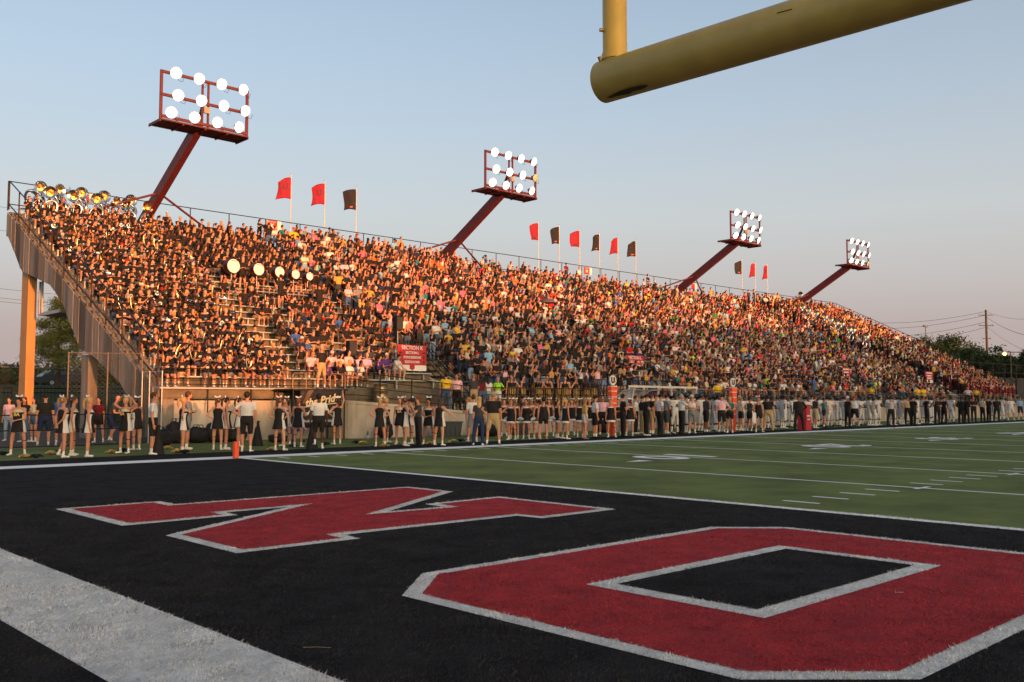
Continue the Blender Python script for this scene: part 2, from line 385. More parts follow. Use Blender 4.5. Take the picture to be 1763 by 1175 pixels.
b = MB(); b.tube([(gx-.02, gy+.02, .036), (gx, gy, .037), (gx+.025, gy-.02, .035)], .0012, 5); b.tube([(gx-.02, gy+.02, .03), (gx-.021, gy+.021, .05)], .0015, 5); b.ell((gx+.025, gy-.02, .036), (.004, .004, .003), 6, 4)
o = b.build('thread_scrap', M_signwhite, loc=(gx, gy, .03)); tag(o, 'tiny white thread scrap on the red painted letter', 'scrap')
# ------------------------------------------------------------------ grandstand
Y0, Z0, RW, RH, NR = 10.45, 2.05, .74, .366, 26
XL, XR = 2.0, 91.0
def rowy(i): return Y0+RW*i
def rowz(i): return Z0+RH*i
STAIRS = [(15.9, 17.3), (32.8, 34.2), (59.0, 60.4), (75.1, 76.5)]
SEG = []; x = XL+.1
for a, c in STAIRS: SEG.append((x, a)); x = c
SEG.append((x, XR-.1))
gs = empty('grandstand', (46.5, 20, 0)); tag(gs, 'long concrete grandstand with aluminium benches, filled with spectators, beyond the sideline', 'grandstand')
for i in range(-1, NR):
    b = MB()
    segs = [q for q in SEG if i >= 0 or q[0] > 10] if i < 4 else [(XL, XR)]
    for a, c in segs: b.box(a, c, rowy(i), rowy(i)+RW+.02, rowz(i)-.42, rowz(i))
    b.build('tread', M_tread, gs)
    for a, c in [q for q in SEG if i >= 0 or q[0] > 10]:
        b = MB(); b.box(a+(.45 if a < 3 else .12), c-.12, rowy(i)+.46, rowy(i)+.73, rowz(i)+.40, rowz(i)+.445)
        n = max(2, int((c-a)/1.8))
        for k in range(n):
            xx = a+.5+(c-a-1.0)*k/(n-1); b.box(xx-.03, xx+.03, rowy(i)+.55, rowy(i)+.65, rowz(i)-.005, rowz(i)+.4)
        b.build('bench', M_alu, gs)
        b = MB(); b.box(a+(.5 if a < 3 else .12), c-.12, rowy(i)-.01, rowy(i)+.24, rowz(i)+.004, rowz(i)+.03)
        b.build('foot_plank', M_plank, gs)
# cut stairs
for a, c in STAIRS:
    b = MB()
    for k in range(8):
        z1 = 1.12+(rowz(4)-1.12)*(k+1)/8; y0 = 10.3+(rowy(4)-10.3)*k/8
        b.box(a+.03, c-.03, y0, rowy(4)-.002, z1-.16 if k else .9, z1)
    b.build('stair_flight', M_tread, gs)
    b = MB()
    for x0 in (a-.02, c-.10): b.prism([(10.3, 1.0), (rowy(4), 1.0), (rowy(4), rowz(3)+.15), (10.3, rowz(0)-.1)], x0, x0+.12, plane='yz')
    b.build('stair_side_wall', M_conc, gs)
# raker beams, columns, slab underside
RAKE = [(29.5, 11.35), (29.55, 10.25), (26.9, 7.95), (23.6, 7.15), (22.4, 6.85), (20.7, 5.85), (19.3, 4.6), (18.4, 3.75), (16.6, 3.32), (13.4, 2.05), (11.6, .2), (10.55, .2), (10.55, 1.98)]
for x0 in (2.0, 10.2, 18.4, 26.6, 43, 59.4, 75.8, 90.2):
    b = MB(); b.prism(RAKE, x0, x0+.7, plane='yz'); b.build('raker_beam', M_rake, gs)
    for y0, y1, z1 in ((26.15, 27.15, 8.0), (17.7, 18.5, 3.5)):
        b = MB(); b.prism([(x0+.08, y0), (x0+.48, y0), (x0+.48, y1), (x0+.08, y1)], -.03, z1); b.build('column', M_colm if y0 > 20 else M_rake, gs)  # rear column coloured as if sunlit, front one dark as in shade
# board-marked ribs on the beam end seen from the field corner
_by = [10.7, 11.6, 13.4, 16.6, 18.4, 19.3, 20.7, 22.4, 23.6, 26.9, 29.55]; _bz = [.22, .22, 2.07, 3.34, 3.77, 4.62, 5.87, 6.87, 7.17, 7.97, 10.27]
def _top(y): return rowz(0)+(y-Y0)*RH/RW-.16
k = 0; y = 10.75
while y < 29.4:
    w = (.62, .80, .55, .9, .7)[k % 5]; y1 = min(y+w, 29.5); zb0, zb1 = np.interp(y, _by, _bz)+.015, np.interp(y1, _by, _bz)+.015
    b = MB(); b.prism([(y, zb0), (y1, zb1), (y1, _top(y1)), (y, _top(y))], 1.955-.012*(k % 3), 1.998, plane='yz'); b.build('fascia_panel', [M_rake, mat('concrete_dark', (.13, .115, .10), .9, var=.5, scale=1.1, stretch=(1, 1, .25)), M_rake, mat('concrete_pale', (.30, .27, .24), .85, var=.45, scale=1.2, stretch=(1, 2, .2))][k % 4], gs)
    y = y1+.075; k += 1
# rear wall plate
b = MB(); b.box(XL, XR, rowy(NR)+.02, rowy(NR)+.12, rowz(NR-1)-1.1, rowz(NR-1)+.05); b.build('rear_fascia', M_conc, gs)
# service box under the beam
b = MB(); b.prism([(2.2, 24.6), (3.9, 24.6), (3.9, 21.9), (2.2, 21.9)], 5.6, 5.75); b.bar((2.3, 25.0, 5.65), (2.3, 25.0, 7.3), .12, .12); b.bar((2.3, 24.7, 5.65), (2.3, 24.7, 7.3), .08, .08)
b.build('catwalk', M_galv, gs)
# front: recessed wall on the left, ramp and walkway wall on the right
b = MB(); b.box(XL+.7, 9.3, 10.62, 10.9, -.03, 1.52); b.build('front_wall', M_conc, gs)
b = MB(); b.box(XL+.6, 9.35, 10.56, 10.619, 1.46, 1.56); b.build('wall_cap', M_conc, gs)
b = MB(); b.box(XL, 9.5, 10.38, 10.52, 1.68, 1.98); b.build('edge_beam', M_tread, gs)
b = MB(); b.box(XL, 9.5, 10.20, 10.44, 2.0, 2.045); b.build('foot_plank', M_alu, gs)
def ramp(x): return float(np.interp(x, [9.3, 16, 91], [1.46, .95, .95]))
arc = [(9.35+.9*(1-math.sin(t)), 9.9-.9*math.cos(t)) for t in np.linspace(math.pi/2, 0, 8)]
front = [(9.35, 10.6)]+arc+[(x, 9.0) for x in (12, 14, 16)]
b = MB()
for (xa, ya), (xb, yb) in zip(front[:-1], front[1:]):
    za, zb = ramp(xa), ramp(xb); n = unit((yb-ya, xa-xb)); t = .22
    q = [(xa, ya), (xb, yb), (xb-n[0]*t, yb-n[1]*t), (xa-n[0]*t, ya-n[1]*t)]
    b.add([(*q[0], -.03), (*q[1], -.03), (*q[2], -.03), (*q[3], -.03), (*q[0], za), (*q[1], zb), (*q[2], zb), (*q[3], za)], [(3,2,1,0),(4,5,6,7),(0,1,5,4),(2,3,7,6)])
b.add([(xx, yy, ramp(xx)-.02) for xx, yy in ((9.6, 9.6), (16, 9.1), (16, 10.5), (9.6, 10.5))], [(0, 1, 2, 3)])
b.build('curved_wall', M_conc, gs)
b = MB()
for (xa, ya), (xb, yb) in zip(front[:-1], front[1:]):
    za, zb = ramp(xa), ramp(xb); n = unit((yb-ya, xa-xb)); o_, i_ = .05, .26
    q = [(xa+n[0]*o_, ya+n[1]*o_), (xb+n[0]*o_, yb+n[1]*o_), (xb-n[0]*i_, yb-n[1]*i_), (xa-n[0]*i_, ya-n[1]*i_)]
    b.add([(*q[0], za+.003), (*q[1], zb+.003), (*q[2], zb+.003), (*q[3], za+.003), (*q[0], za+.12), (*q[1], zb+.12), (*q[2], zb+.12), (*q[3], za+.12)], [(3,2,1,0),(4,5,6,7),(0,1,5,4),(2,3,7,6)])
b.build('wall_cap', M_conc, gs)
for k in range(15):
    x0 = 16+k*5.0; b = MB(); b.box(x0+.01, x0+4.99, 8.8+.2, 9.22, -.03, .95); b.build('wall_panel', M_conc, gs)
b = MB(); b.box(16, XR, 8.96, 9.26, .952, 1.05); b.build('wall_cap', M_conc, gs)
b = MB(); b.box(16.0, XR, 9.262, 9.6, .6, 1.0); b.build('walkway', M_tread, gs)
for a, c in STAIRS: b = MB(); b.box(a+.03, c-.03, 9.601, 10.3, .6, 1.0); b.build('stair_landing', M_tread, gs)
b = MB(); b.box(9.6, 15.88, 10.5, 10.6, .5, 1.9)
for (a, c) in zip([17.32, 34.22, 60.42, 76.52], [32.78, 58.98, 75.08, 91]): b.box(a, c, 9.605, 9.7, .5, 1.6)
b.build('riser_wall', M_tread, gs)
# ---- railings
def railing(name, pts, hs, post, label, pr=.024, rr=.02, mposts=None, drop=0.0, parent=None):
    pts = np.array(pts, float); e = empty(name, tuple(pts[0])) if parent is None else parent
    if parent is None: tag(e, label, 'railing')
    for h in hs:
        b = MB(); b.tube(pts+np.array((0, 0, h)), rr, 6); b.build('rail', M_rail, e)
    L = np.concatenate([[0], np.cumsum(np.linalg.norm(np.diff(pts, axis=0), axis=1))]); n = max(1, int(round(L[-1]/post)))
    for k in range(n+1):
        s = L[-1]*k/n; p = np.array([np.interp(s, L, pts[:, j]) for j in range(3)])
        b = MB(); b.tube([p-np.array((0, 0, drop)), p+np.array((0, 0, max(hs)))], pr, 6); b.build('post', mposts or M_rail, e)
    return e
railing('rear_railing', [(XL, 29.72, 11.45), (XR, 29.72, 11.45)], [1.55, .35], 2.45, 'long black pipe railing along the top rear edge of the grandstand', .03, .028)
rr = railing('end_railing', [(2.05, rowy(0)+.1, 2.1), (2.05, 29.7, 11.5)], [1.5, .28], 2.0, 'sloping black railing down the left end of the grandstand', .035, .033, M_rust)
railing('end_railing', [(XR-.05, rowy(0)+.1, 2.1), (XR-.05, 29.7, 11.5)], [1.45, .6], 2.4, 'sloping black railing down the far right end of the grandstand', .035, .03)
railing('front_railing', [(XL+.1, 10.3, 2.0), (9.3, 10.3, 2.0)], [.76, .38, .17], 1.85, 'black railing before the front row of seated band members', .026, .02, M_rail, .9)
railing('ramp_railing', [(9.5, 9.6, 1.6), (9.75, 9.3, 1.6), (10.2, 9.1, 1.56), (16, 9.1, 1.06)], [1.15, .85, .55, .2], 1.6, 'black railing sloping down the ramp above the curved concrete wall', .028, .02)
railing('walkway_railing', [(17, 9.1, 1.05), (90.5, 9.1, 1.05)], [1.12, .8, .45], 2.0, 'long black railing along the raised walkway behind the team bench', .026, .019)
for k, (a, c) in enumerate(STAIRS):
    nm = ['K sign', 'section L sign', 'distant red sign', 'far red sign'][k]
    e = empty('stair_railing', (a, 9.5, 1.05)); tag(e, 'black handrails sloping down the stairs beside the '+nm, 'railing')
    for x0 in (a, (a+c)/2 if k < 2 else a+.1, c):
        p0 = np.array((x0, 9.9, 1.0)); p1 = np.array((x0, rowy(4)+.1, rowz(4)))
        for h in (.95, .6): 
            b = MB(); b.tube([p0+(0, 0, h), p1+(0, 0, h), p1+(0, .5, h)], .024, 6); b.build('rail', M_rail, e)
        for t in (0, .33, .66, 1):
            p = p0+(p1-p0)*t; b = MB(); b.tube([p, p+(0, 0, .95)], .022, 6); b.build('post', M_rail, e)
railing('student_rail', [(17.4, 9.66, 1.684), (32.7, 9.66, 1.684)], [1.0, .7, .4, .15], 1.5, 'black guard railing before the front row of the student section', .026, .024)
# yellow rope along the aisle
pts = [(16.1, rowy(i)+.1, rowz(i)+.85+.06*math.sin(i*1.3)) for i in range(5, 22)]
b = MB(); b.tube(pts, .014, 5); o = b.build('rope', M_rope, loc=pts[0]); tag(o, 'yellow rope strung up the aisle between band and student section', 'rope')
# ------------------------------------------------------------------ light towers
def tower(x, label, dead=()):
    e = empty('light_tower', (x, 29.6, 11.4)); tag(e, label, 'light tower', 'floodlight towers on the grandstand')
    b = MB(); b.bar((x, 30.6, 11.5), (x, 23.0, 15.75+.2), .36, .62, up=(0, 0, 1)); b.build('mast', M_steelred, e)
    for s in (-1, 1):
        b = MB(); b.tube([(x+s*.15, 27.9, 13.12), (x+s*4.4, 29.8, 11.5)], .065, 8); b.build('brace', M_steelred, e)
    yf = 22.3; z0 = 15.72
    b = MB(); b.box(x-2.4, x+2.4, yf-.12, yf+1.35, z0-.08, z0)
    for k in range(-2, 3): b.bar((x+k*1.2, yf-.1, z0-.12), (x+k*1.2, yf+1.3, z0-.12), .06, .08)
    b.build('platform', M_steelred, e)
    fr = MB()
    for xx in (-2.35, 2.35): fr.bar((x+xx, yf, z0), (x+xx, yf, z0+2.5), .09, .14)
    for xx in (-.16, .16): fr.bar((x+xx, yf+.02, z0), (x+xx, yf+.02, z0+2.46), .08, .1)
    for zz in (.14, 1.25, 2.42): fr.bar((x-2.35, yf-.03, z0+zz), (x+2.35, yf-.03, z0+zz), .1, .14)
    fr.bar((x, yf+1.0, z0+.05), (x, yf+.1, z0+1.6), .12, .16)
    fr.build('lamp_frame', M_steelred, e)
    b = MB(); b.box(x-.14, x+.16, yf-.2, yf-.08, z0+.72, z0+1.05); b.build('junction_box', mat('junction_grey', (.35, .28, .22), .6), e)
    for r_ in range(3):
        for c_ in range(4):
            lx = x-2.35+(.46, .80, .66)[r_]+c_*1.235; lz = z0+(.34, 1.3, 2.42)[r_]
            aim = unit((.12*(c_-1.5)+.1, -1, -.42)); p = np.array((lx, yf-.22, lz))
            cn = MB(); q0 = p-aim*.34; cn.tube([q0, p-aim*.22, p-aim*.05, p], [.09, .13, .27, .29], 14)
            can = cn.build('lamp_housing', M_lampcan, e)
            cn = MB(); cn.tube([p-aim*.01, p+aim*.022, p+aim*.035], [.282, .262, .14], 18)
            cn.build('lens', M_lensoff if (r_, c_) in dead else M_lens, can)
            cn = MB(); cn.tube([p-aim*.012, p+aim*.012], [.305, .30], 18, cap=False); cn.build('lens_rim', M_lensoff if (r_, c_) in dead else M_lensrim, can)
            cn = MB(); cn.bar(p-aim*.25, (lx, yf-.03, lz), .05, .05); cn.build('yoke', M_lampcan, can)
        for c_ in range(4):
            b = MB(); lx = x-2.35+(.46, .80, .66)[r_]+c_*1.235; lz = z0+(.34, 1.3, 2.42)[r_]
            b.tube([(lx+.1, yf-.05, lz-.05), (lx+.2, yf-.1, lz-.3), (lx+.4, yf-.08, lz-.32), (lx+.5, yf-.04, lz-.05)], .011, 5)
            b.build('cable', M_wire, e)
tower(9.2, 'nearest floodlight tower with twelve lit lamps above the brass band')
tower(31.15, 'floodlight tower with one unlit lamp between the two flag rows, second from left', {(1, 3)})
tower(60.1, 'third floodlight tower from the left, beside three flags')
tower(81.5, 'farthest and smallest floodlight tower, fourth from the left', {(0, 3)})
# ------------------------------------------------------------------ flags on the rear rail
def flag(x, red, label, emblem, ztop=16.2, seed=0):
    e = empty('flag', (x, 29.9, 11.4)); tag(e, label, 'flag', 'flags along the top of the grandstand')
    b = MB(); b.tube([(x, 29.9, 11.2), (x, 29.9, ztop)], [.035, .024], 8); b.ell((x, 29.9, ztop+.03), (.045, .045, .045), 8, 5); b.build('pole', M_pole, e)
    rs = np.random.default_rng(seed); ph = rs.uniform(0, 6); nx, nz = 12, 10
    W, H = 1.02+rs.uniform(-.1, .1), 1.42; droop = rs.uniform(.35, .6); gid = []; vs = []
    for j in range(nz+1):
        for i in range(nx+1):
            u = i/nx; v = j/nz
            xx = x-.03-W*u*(.97-.05*math.sin(v*3+ph)+(-.12*u*math.sin(v*3.1+ph)))
            yy = 29.9+.10*math.sin(u*6+v*2.5+ph)*u+.16*u*u*math.sin(ph+v*2)
            zz = ztop-.2-H*v*(1-.08*u)-droop*u*u*(.55+.35*(1-v))*.9
            vs.append((xx, yy, zz))
    fs = [(j*(nx+1)+i, j*(nx+1)+i+1, (j+1)*(nx+1)+i+1, (j+1)*(nx+1)+i) for j in range(nz) for i in range(nx)]
    b = MB(); b.add(vs, fs, 0, True); c = b.build('cloth', M_flagred if red else M_flagblack, e, fix=False)
    so = c.modifiers.new('thickness', 'SOLIDIFY'); so.thickness = .012
    me = text_mesh(emblem, .62 if emblem == 'U' else 1.3, .002)
    n = len(me.vertices); co = np.zeros(n*3); me.vertices.foreach_get('co', co); co = co.reshape(-1, 3)
    cx = -.45; cz = -.62 if emblem == 'U' else -1.15
    for q in co:
        u = min(1, max(0, -(cx+q[0])/W)); v = min(1, max(0, -(cz+q[1])/H))
        yy = 29.9+.10*math.sin(u*6+v*2.5+ph)*u+.16*u*u*math.sin(ph+v*2)-.022-q[2]
        xx = x-.03-W*u*(.97-.05*math.sin(v*3+ph)+(-.12*u*math.sin(v*3.1+ph))); zz = ztop-.2-H*v*(1-.08*u)-droop*u*u*(.55+.35*(1-v))*.9
        q[:] = (xx-x, yy-29.9, zz-11.4)
    me.vertices.foreach_set('co', co.ravel()); me.materials.clear(); me.materials.append(mat('emblem_dark', (.03, .05, .06), .7) if red else mat('emblem_pale', (.45, .12, .12), .7))
    link('emblem', me, c)
F = [(18.71, 1, 'red flag leftmost of the three over the band end'), (21.25, 1, 'red flag middle of the three over the band end'), (23.75, 0, 'black flag right of two red ones over the band end'),
     (41.45, 1, 'red flag leftmost in the row of six'), (43.92, 0, 'black flag second in the row of six'), (46.44, 1, 'red flag third in the row of six'), (48.99, 0, 'black flag fourth in the row of six'),
     (51.46, 1, 'red flag fifth in the row of six'), (53.99, 0, 'black flag rightmost in the row of six'), (71.32, 0, 'black flag leftmost of the three farthest flags'), (73.86, 1, 'red flag middle of the three farthest flags'), (76.27, 1, 'red flag rightmost of the three farthest flags')]
for k, (x, r_, lb) in enumerate(F): flag(x, r_, lb, 'U' if k in (0, 1, 11) else '-', seed=k+3)
# ------------------------------------------------------------------ signs
def BARS(z): return [('', .6, z, None), ('', .5, z-.24, None), ('', .5, z-.46, None), ('', .5, z-.67, None)]
def sign(x0, x1, z0, z1, y, lines, label, split=.22, txt=.2, posts=True):
    e = empty('section_sign', ((x0+x1)/2, y, z0)); tag(e, label, 'sign')
    b = MB(); b.box(x0, x1, y, y+.04, z0+(z1-z0)*split, z1); p = b.build('red_panel', M_signred, e)
    if split > 0:
        b = MB(); b.box(x0, x1, y+.002, y+.038, z0, z0+(z1-z0)*split-.002); q = b.build('white_panel', M_signwhite, e)
        b = MB(); w = (x1-x0)*.09; cx = (x0+x1)/2; zc = z0+(z1-z0)*split*.55
        b.prism([(cx-w, zc+.12), (cx+w, zc+.12), (cx+w, zc-.05), (cx, zc-.13), (cx-w, zc-.05)], y-.006, y-.001, plane='xz'); b.build('crest', M_signred, q)
    if posts:
        for xx in (x0+.1, x1-.1):
            b = MB(); b.tube([(xx, y+.07, z0-1.2), (xx, y+.07, z1)], .025, 6); b.build('post', M_rail, e)
    for t, s, z, arrows in lines:
        if not t:                                # too far off to read: a pale line of print
            b = MB(); b.box((x0+x1)/2-s, (x0+x1)/2+s, y-.007, y-.001, z-.05, z+.05); b.build('print_line', M_signwhite, p); continue
        letter(t, s, ((x0+x1)/2-e.location.x, -.005, z-z0), M_signwhite, p, extr=.003, bold=.004)
        for sgn, a in ((-1, arrows[0]), (1, arrows[1])) if arrows else ():
            b = MB(); cx = (x0+x1)/2+sgn*(x1-x0)*.41; w = .085
            L = {'l': (-1, 0), 'r': (1, 0), 'd': (0, -1)}[a]; d = np.array(L); n_ = np.array((-d[1], d[0]))
            P = [d*w, n_*.07+d*.0, n_*.028+d*.0, n_*.028-d*w, -n_*.028-d*w, -n_*.028, -n_*.07]
            b.prism([(cx+q[0], z+q[1]) for q in P], y-.008, y-.001, plane='xz'); b.build('arrow', M_mblack, p)
    return e
sign(14.05, 15.75, 2.97, 4.19, 12.0, [('SECTION K', .25, 4.05, None), ('SECTION L', .16, 3.82, 'lr'), ('CONCESSIONS', .155, 3.6, 'dd'), ('RESTROOMS', .155, 3.38, 'dd')], 'red and white SECTION K direction sign beside the near stairs')
sign(30.99, 32.65, 3.05, 4.27, 12.2, [('SECTION L', .25, 4.12, None), ('SECTION M', .16, 3.88, 'lr'), ('CONCESSIONS', .155, 3.66, 'dd'), ('RESTROOMS', .155, 3.44, 'dd')], 'red SECTION L direction sign beside the second stairs')
sign(57.39, 58.95, 3.0, 4.2, 12.2, BARS(4.05), 'distant red direction sign beside the third stairs')
sign(73.3, 74.95, 3.2, 4.22, 12.2, BARS(4.07), 'farthest red direction sign beside the visiting band')
for x0, x1, z0, z1, t, lb in ((16.88, 17.87, 12.35, 12.95, 'K', 'small red letter K sign on the rear rail'), (46.67, 47.63, 12.3, 12.9, 'M', 'small red letter M sign on the rear rail'), (62.1, 62.9, 12.3, 12.87, '', 'small red sign right of the third light tower'), (5.5, 6.3, 12.35, 12.95, '', 'small red sign behind the sousaphones')):
    e = empty('rail_sign', (x0, 29.6, z0)); tag(e, lb, 'sign')
    b = MB(); b.box(x0, x1-.28, 29.6, 29.63, z0, z1); p = b.build('red_panel', M_signred, e)
    b = MB(); b.box(x1-.278, x1, 29.6, 29.63, z0, z1); b.build('white_panel', M_signwhite, e)
    b = MB(); b.box(x0+.12, x1-.4, 29.59, 29.598, z1-.13, z1-.05); b.build('heading_bar', mat('sign_pink', (.7, .25, .25), .5), p)
    if t: letter(t, .42, ((x1-.28-x0)/2, -.006, .24), M_signwhite, p, bold=.01)
# ------------------------------------------------------------------ director's platform with banner
pf = empty('platform', (8.0, 9.3, 0)); tag(pf, 'small raised conducting platform with pipe rails above the black banner', 'platform')
b = MB(); b.box(6.6, 9.15, 8.75, 10.15, 1.96, 2.02); b.build('deck', M_speaker, pf)
for xx in (6.7, 9.05):
    for yy in (8.85, 10.05):
        b = MB(); b.tube([(xx, yy, 0), (xx, yy, 1.96)], .03, 8); b.build('leg', M_rail, pf)
M_brassp = mat('bronze_pipe', (.30, .20, .11), .4, metal=.5)
for a, c in ((6.65, 7.25), (8.35, 9.05)):
    b = MB(); b.tube([(a, 8.82, 2.02), (a, 8.82, 2.55), (a+.08, 8.82, 2.63), (c-.08, 8.82, 2.63), (c, 8.82, 2.55), (c, 8.82, 2.02)], .02, 8); b.build('guard_rail', M_brassp, pf)
bn = empty('banner', (7.85, 8.68, .5)); tag(bn, 'black banner lettered the Pride of Broken Arrow hanging from the platform', 'banner')
b = MB(); vs = []; 
for j in range(9):
    for i in range(13): vs.append((6.92+1.86*i/12, 8.68+.012*math.sin(i*1.7+j), .5+1.5*j/8))
b.add(vs, [(j*13+i, j*13+i+1, (j+1)*13+i+1, (j+1)*13+i) for j in range(8) for i in range(12)], 0, True)
cl = b.build('cloth', M_banner, bn); so = cl.modifiers.new('thickness', 'SOLIDIFY'); so.thickness = .01
letter('the Pride', .42, (.02, -.03, 1.06), M_bannergold, cl, shear=.35, tilt=R(-9), bold=.012)
letter('of Broken Arrow', .22, (.02, -.03, .62), M_bannerwhite, cl, shear=.35, tilt=R(-5), bold=.006)
letter('Broken Arrow, Oklahoma', .155, (0, -.03, .26), M_bannerwhite, cl)
b = MB(); b.bar((7.05, 8.65, 1.30), (8.55, 8.65, 1.46), .015, .03); b.build('underline', M_bannergold, cl)
b = MB(); b.prism([(7.0, 1.45), (7.25, 1.95), (7.5, 1.98), (7.15, 1.4)], 8.655, 8.662, plane='xz'); b.build('spotlight_print', mat('banner_brown', (.14, .08, .045), .6), cl)
# ------------------------------------------------------------------ yard markers with discs, red bench dummy
def marker(x, y, label):
    e = empty('yard_marker', (x, y, 0)); tag(e, label, 'yard marker', 'orange sideline markers')
    def hw(z): return .075+.145*z/2.22
    z = 0.0; cuts = [0, .9, 1.18, 1.46, 1.74, 2.0, 2.22]
    for a, c in zip(cuts[:-1], cuts[1:]):
        b = MB(); b.prism([(x-hw(a), a), (x+hw(a), a), (x+hw(c-.035), c-.035), (x-hw(c-.035), c-.035)], y-.1, y+.1, plane='xz'); b.build('orange_block', M_orange, e)
        b = MB(); b.prism([(x-hw(c)+.004, c-.034), (x+hw(c)-.004, c-.034), (x+hw(c)-.004, c-.001), (x-hw(c)+.004, c-.001)], y-.097, y+.097, plane='xz'); b.build('white_stripe', M_mwhite, e)
    b = MB(); b.tube([(x, y-.03, 2.47), (x, y+.03, 2.47)], .225, 28, smooth=False); d = b.build('disc', M_mwhite, e)
    letter('U', .34, (-.02, -.037, 2.465), M_mblack, d, bold=.02)
    b = MB(); b.box(x+.085, x+.125, y-.045, y-.041, 2.36, 2.58); b.build('emblem_stroke', M_signred, d)
marker(20.06, 4.0, 'tall orange yard marker with round U disc beside the chain crew, nearer one')
marker(28.3, 3.1, 'tall orange yard marker with round U disc among the players, farther one')
e = empty('pad', (*G(1385, 741), 0)); tag(e, 'upright red padded post among the white uniformed players', 'pad'); px_, py_ = e.location.x, e.location.y
b = MB(); b.prism([(px_-.3, 0), (px_+.3, 0), (px_+.16, 1.35), (px_-.16, 1.35)], py_-.25, py_+.25, plane='xz'); p_ = b.build('red_cover', M_signred, e)
b = MB(); b.box(px_-.15, px_+.15, py_-.262, py_-.252, .72, .79); b.build('white_bar', M_signwhite, p_); b = MB(); b.box(px_-.13, px_+.13, py_-.262, py_-.252, .55, .6); b.build('white_bar', M_signwhite, p_)
# ------------------------------------------------------------------ white frame with red seats, curved shelter
M_wframe = mat('white_frame_paint', (.62, .60, .56), .5, var=.12)
wf = empty('seating_box_frame', (30.3, 8.9, 1.05)); tag(wf, 'white pipe frame of the accessible seating box above the team', 'frame')
b = MB()
for z in (2.33, 1.62): b.bar((27.1, 8.85, z), (33.4, 8.85, z-.02), .06, .11)
b.build('rail', M_wframe, wf)
for xx in (27.15, 28.4, 29.7, 30.9, 32.2, 33.3):
    b = MB(); b.bar((xx, 8.85, .0), (xx, 8.85, 2.3), .08, .08, up=(1, 0, 0)); b.build('post', M_wframe, wf)
M_redseat = mat('red_seat', (.42, .03, .055), .5)
for k in range(8):
    xx = 27.5+k*.74; e = empty('chair', (xx, 10.0, 1.0)); tag(e, ['leftmost','second','third','fourth','fifth','sixth','seventh','rightmost'][k]+' of eight red plastic chairs behind the white frame', 'chair', 'red chairs behind the white frame')
    b = MB(); b.box(xx-.22, xx+.22, 9.72, 10.14, 1.42, 1.46); b.build('seat', M_redseat, e)
    vs = [(xx+.25*math.cos(t)*(1 if t < math.pi else 1), 1.62+.42*math.sin(t)**.6) for t in np.linspace(0.001, math.pi-.001, 9)]
    b = MB(); b.prism([(xx+.23, 1.5)]+vs+[(xx-.23, 1.5)], 10.12, 10.16, plane='xz'); b.build('backrest', M_redseat, e)
    for sx_ in (-.18, .18):
        for yy in (9.76, 10.1): b = MB(); b.tube([(xx+sx_, yy, 1.0), (xx+sx_, yy, 1.42)], .012, 5); b.build('leg', M_galv, e)
def plexi():
    m = bpy.data.materials.new('clear_plastic'); m.use_nodes = True; nt = m.node_tree
    b = nt.nodes['Principled BSDF']; b.inputs['Base Color'].default_value = (.75, .75, .72, 1); b.inputs['Roughness'].default_value = .25
    t = nt.nodes.new('ShaderNodeBsdfTransparent'); mx = nt.nodes.new('ShaderNodeMixShader'); mx.inputs[0].default_value = .35
    nt.links.new(t.outputs[0], mx.inputs[1]); nt.links.new(b.outputs[0], mx.inputs[2]); nt.links.new(mx.outputs[0], nt.nodes['Material Output'].inputs['Surface']); return m
M_plexi = plexi()
sh = empty('bench_shelter', (24.2, 6.0, 0)); tag(sh, 'curved clear plastic bench shelter with white tube frame by the sideline', 'shelter')
prof = [(7.0-.0, 0), (6.98, .8), (6.85, 1.35), (6.55, 1.8), (6.1, 2.05), (5.4, 2.12)]
for xx in (23.4, 25.4):
    b = MB(); b.tube([(xx, y_, z_) for y_, z_ in prof], .035, 8); b.build('arch', M_wframe, sh)
    b = MB(); b.tube([(xx, 7.0, .04), (xx, 5.9, .04)], .03, 8); b.tube([(xx, 5.9, .04), (xx, 5.5, 2.1)], .028, 8); b.build('strut', M_wframe, sh)
b = MB(); b.add([(xx, y_, z_) for xx in (23.4, 25.4) for y_, z_ in prof], [(i, i+1, 6+i+1, 6+i) for i in range(5)], 0, True); pn = b.build('roof_panel', M_plexi, sh); so = pn.modifiers.new('thickness', 'SOLIDIFY'); so.thickness = .006
b = MB(); b.prism([(7.0, .05)]+prof[1:]+[(5.9, .05)], 23.43, 23.436, plane='yz'); b.build('side_panel', M_plexi, sh)
b = MB(); b.box(23.5, 25.3, 6.3, 6.65, .42, .47); b.build('bench', M_wframe, sh)
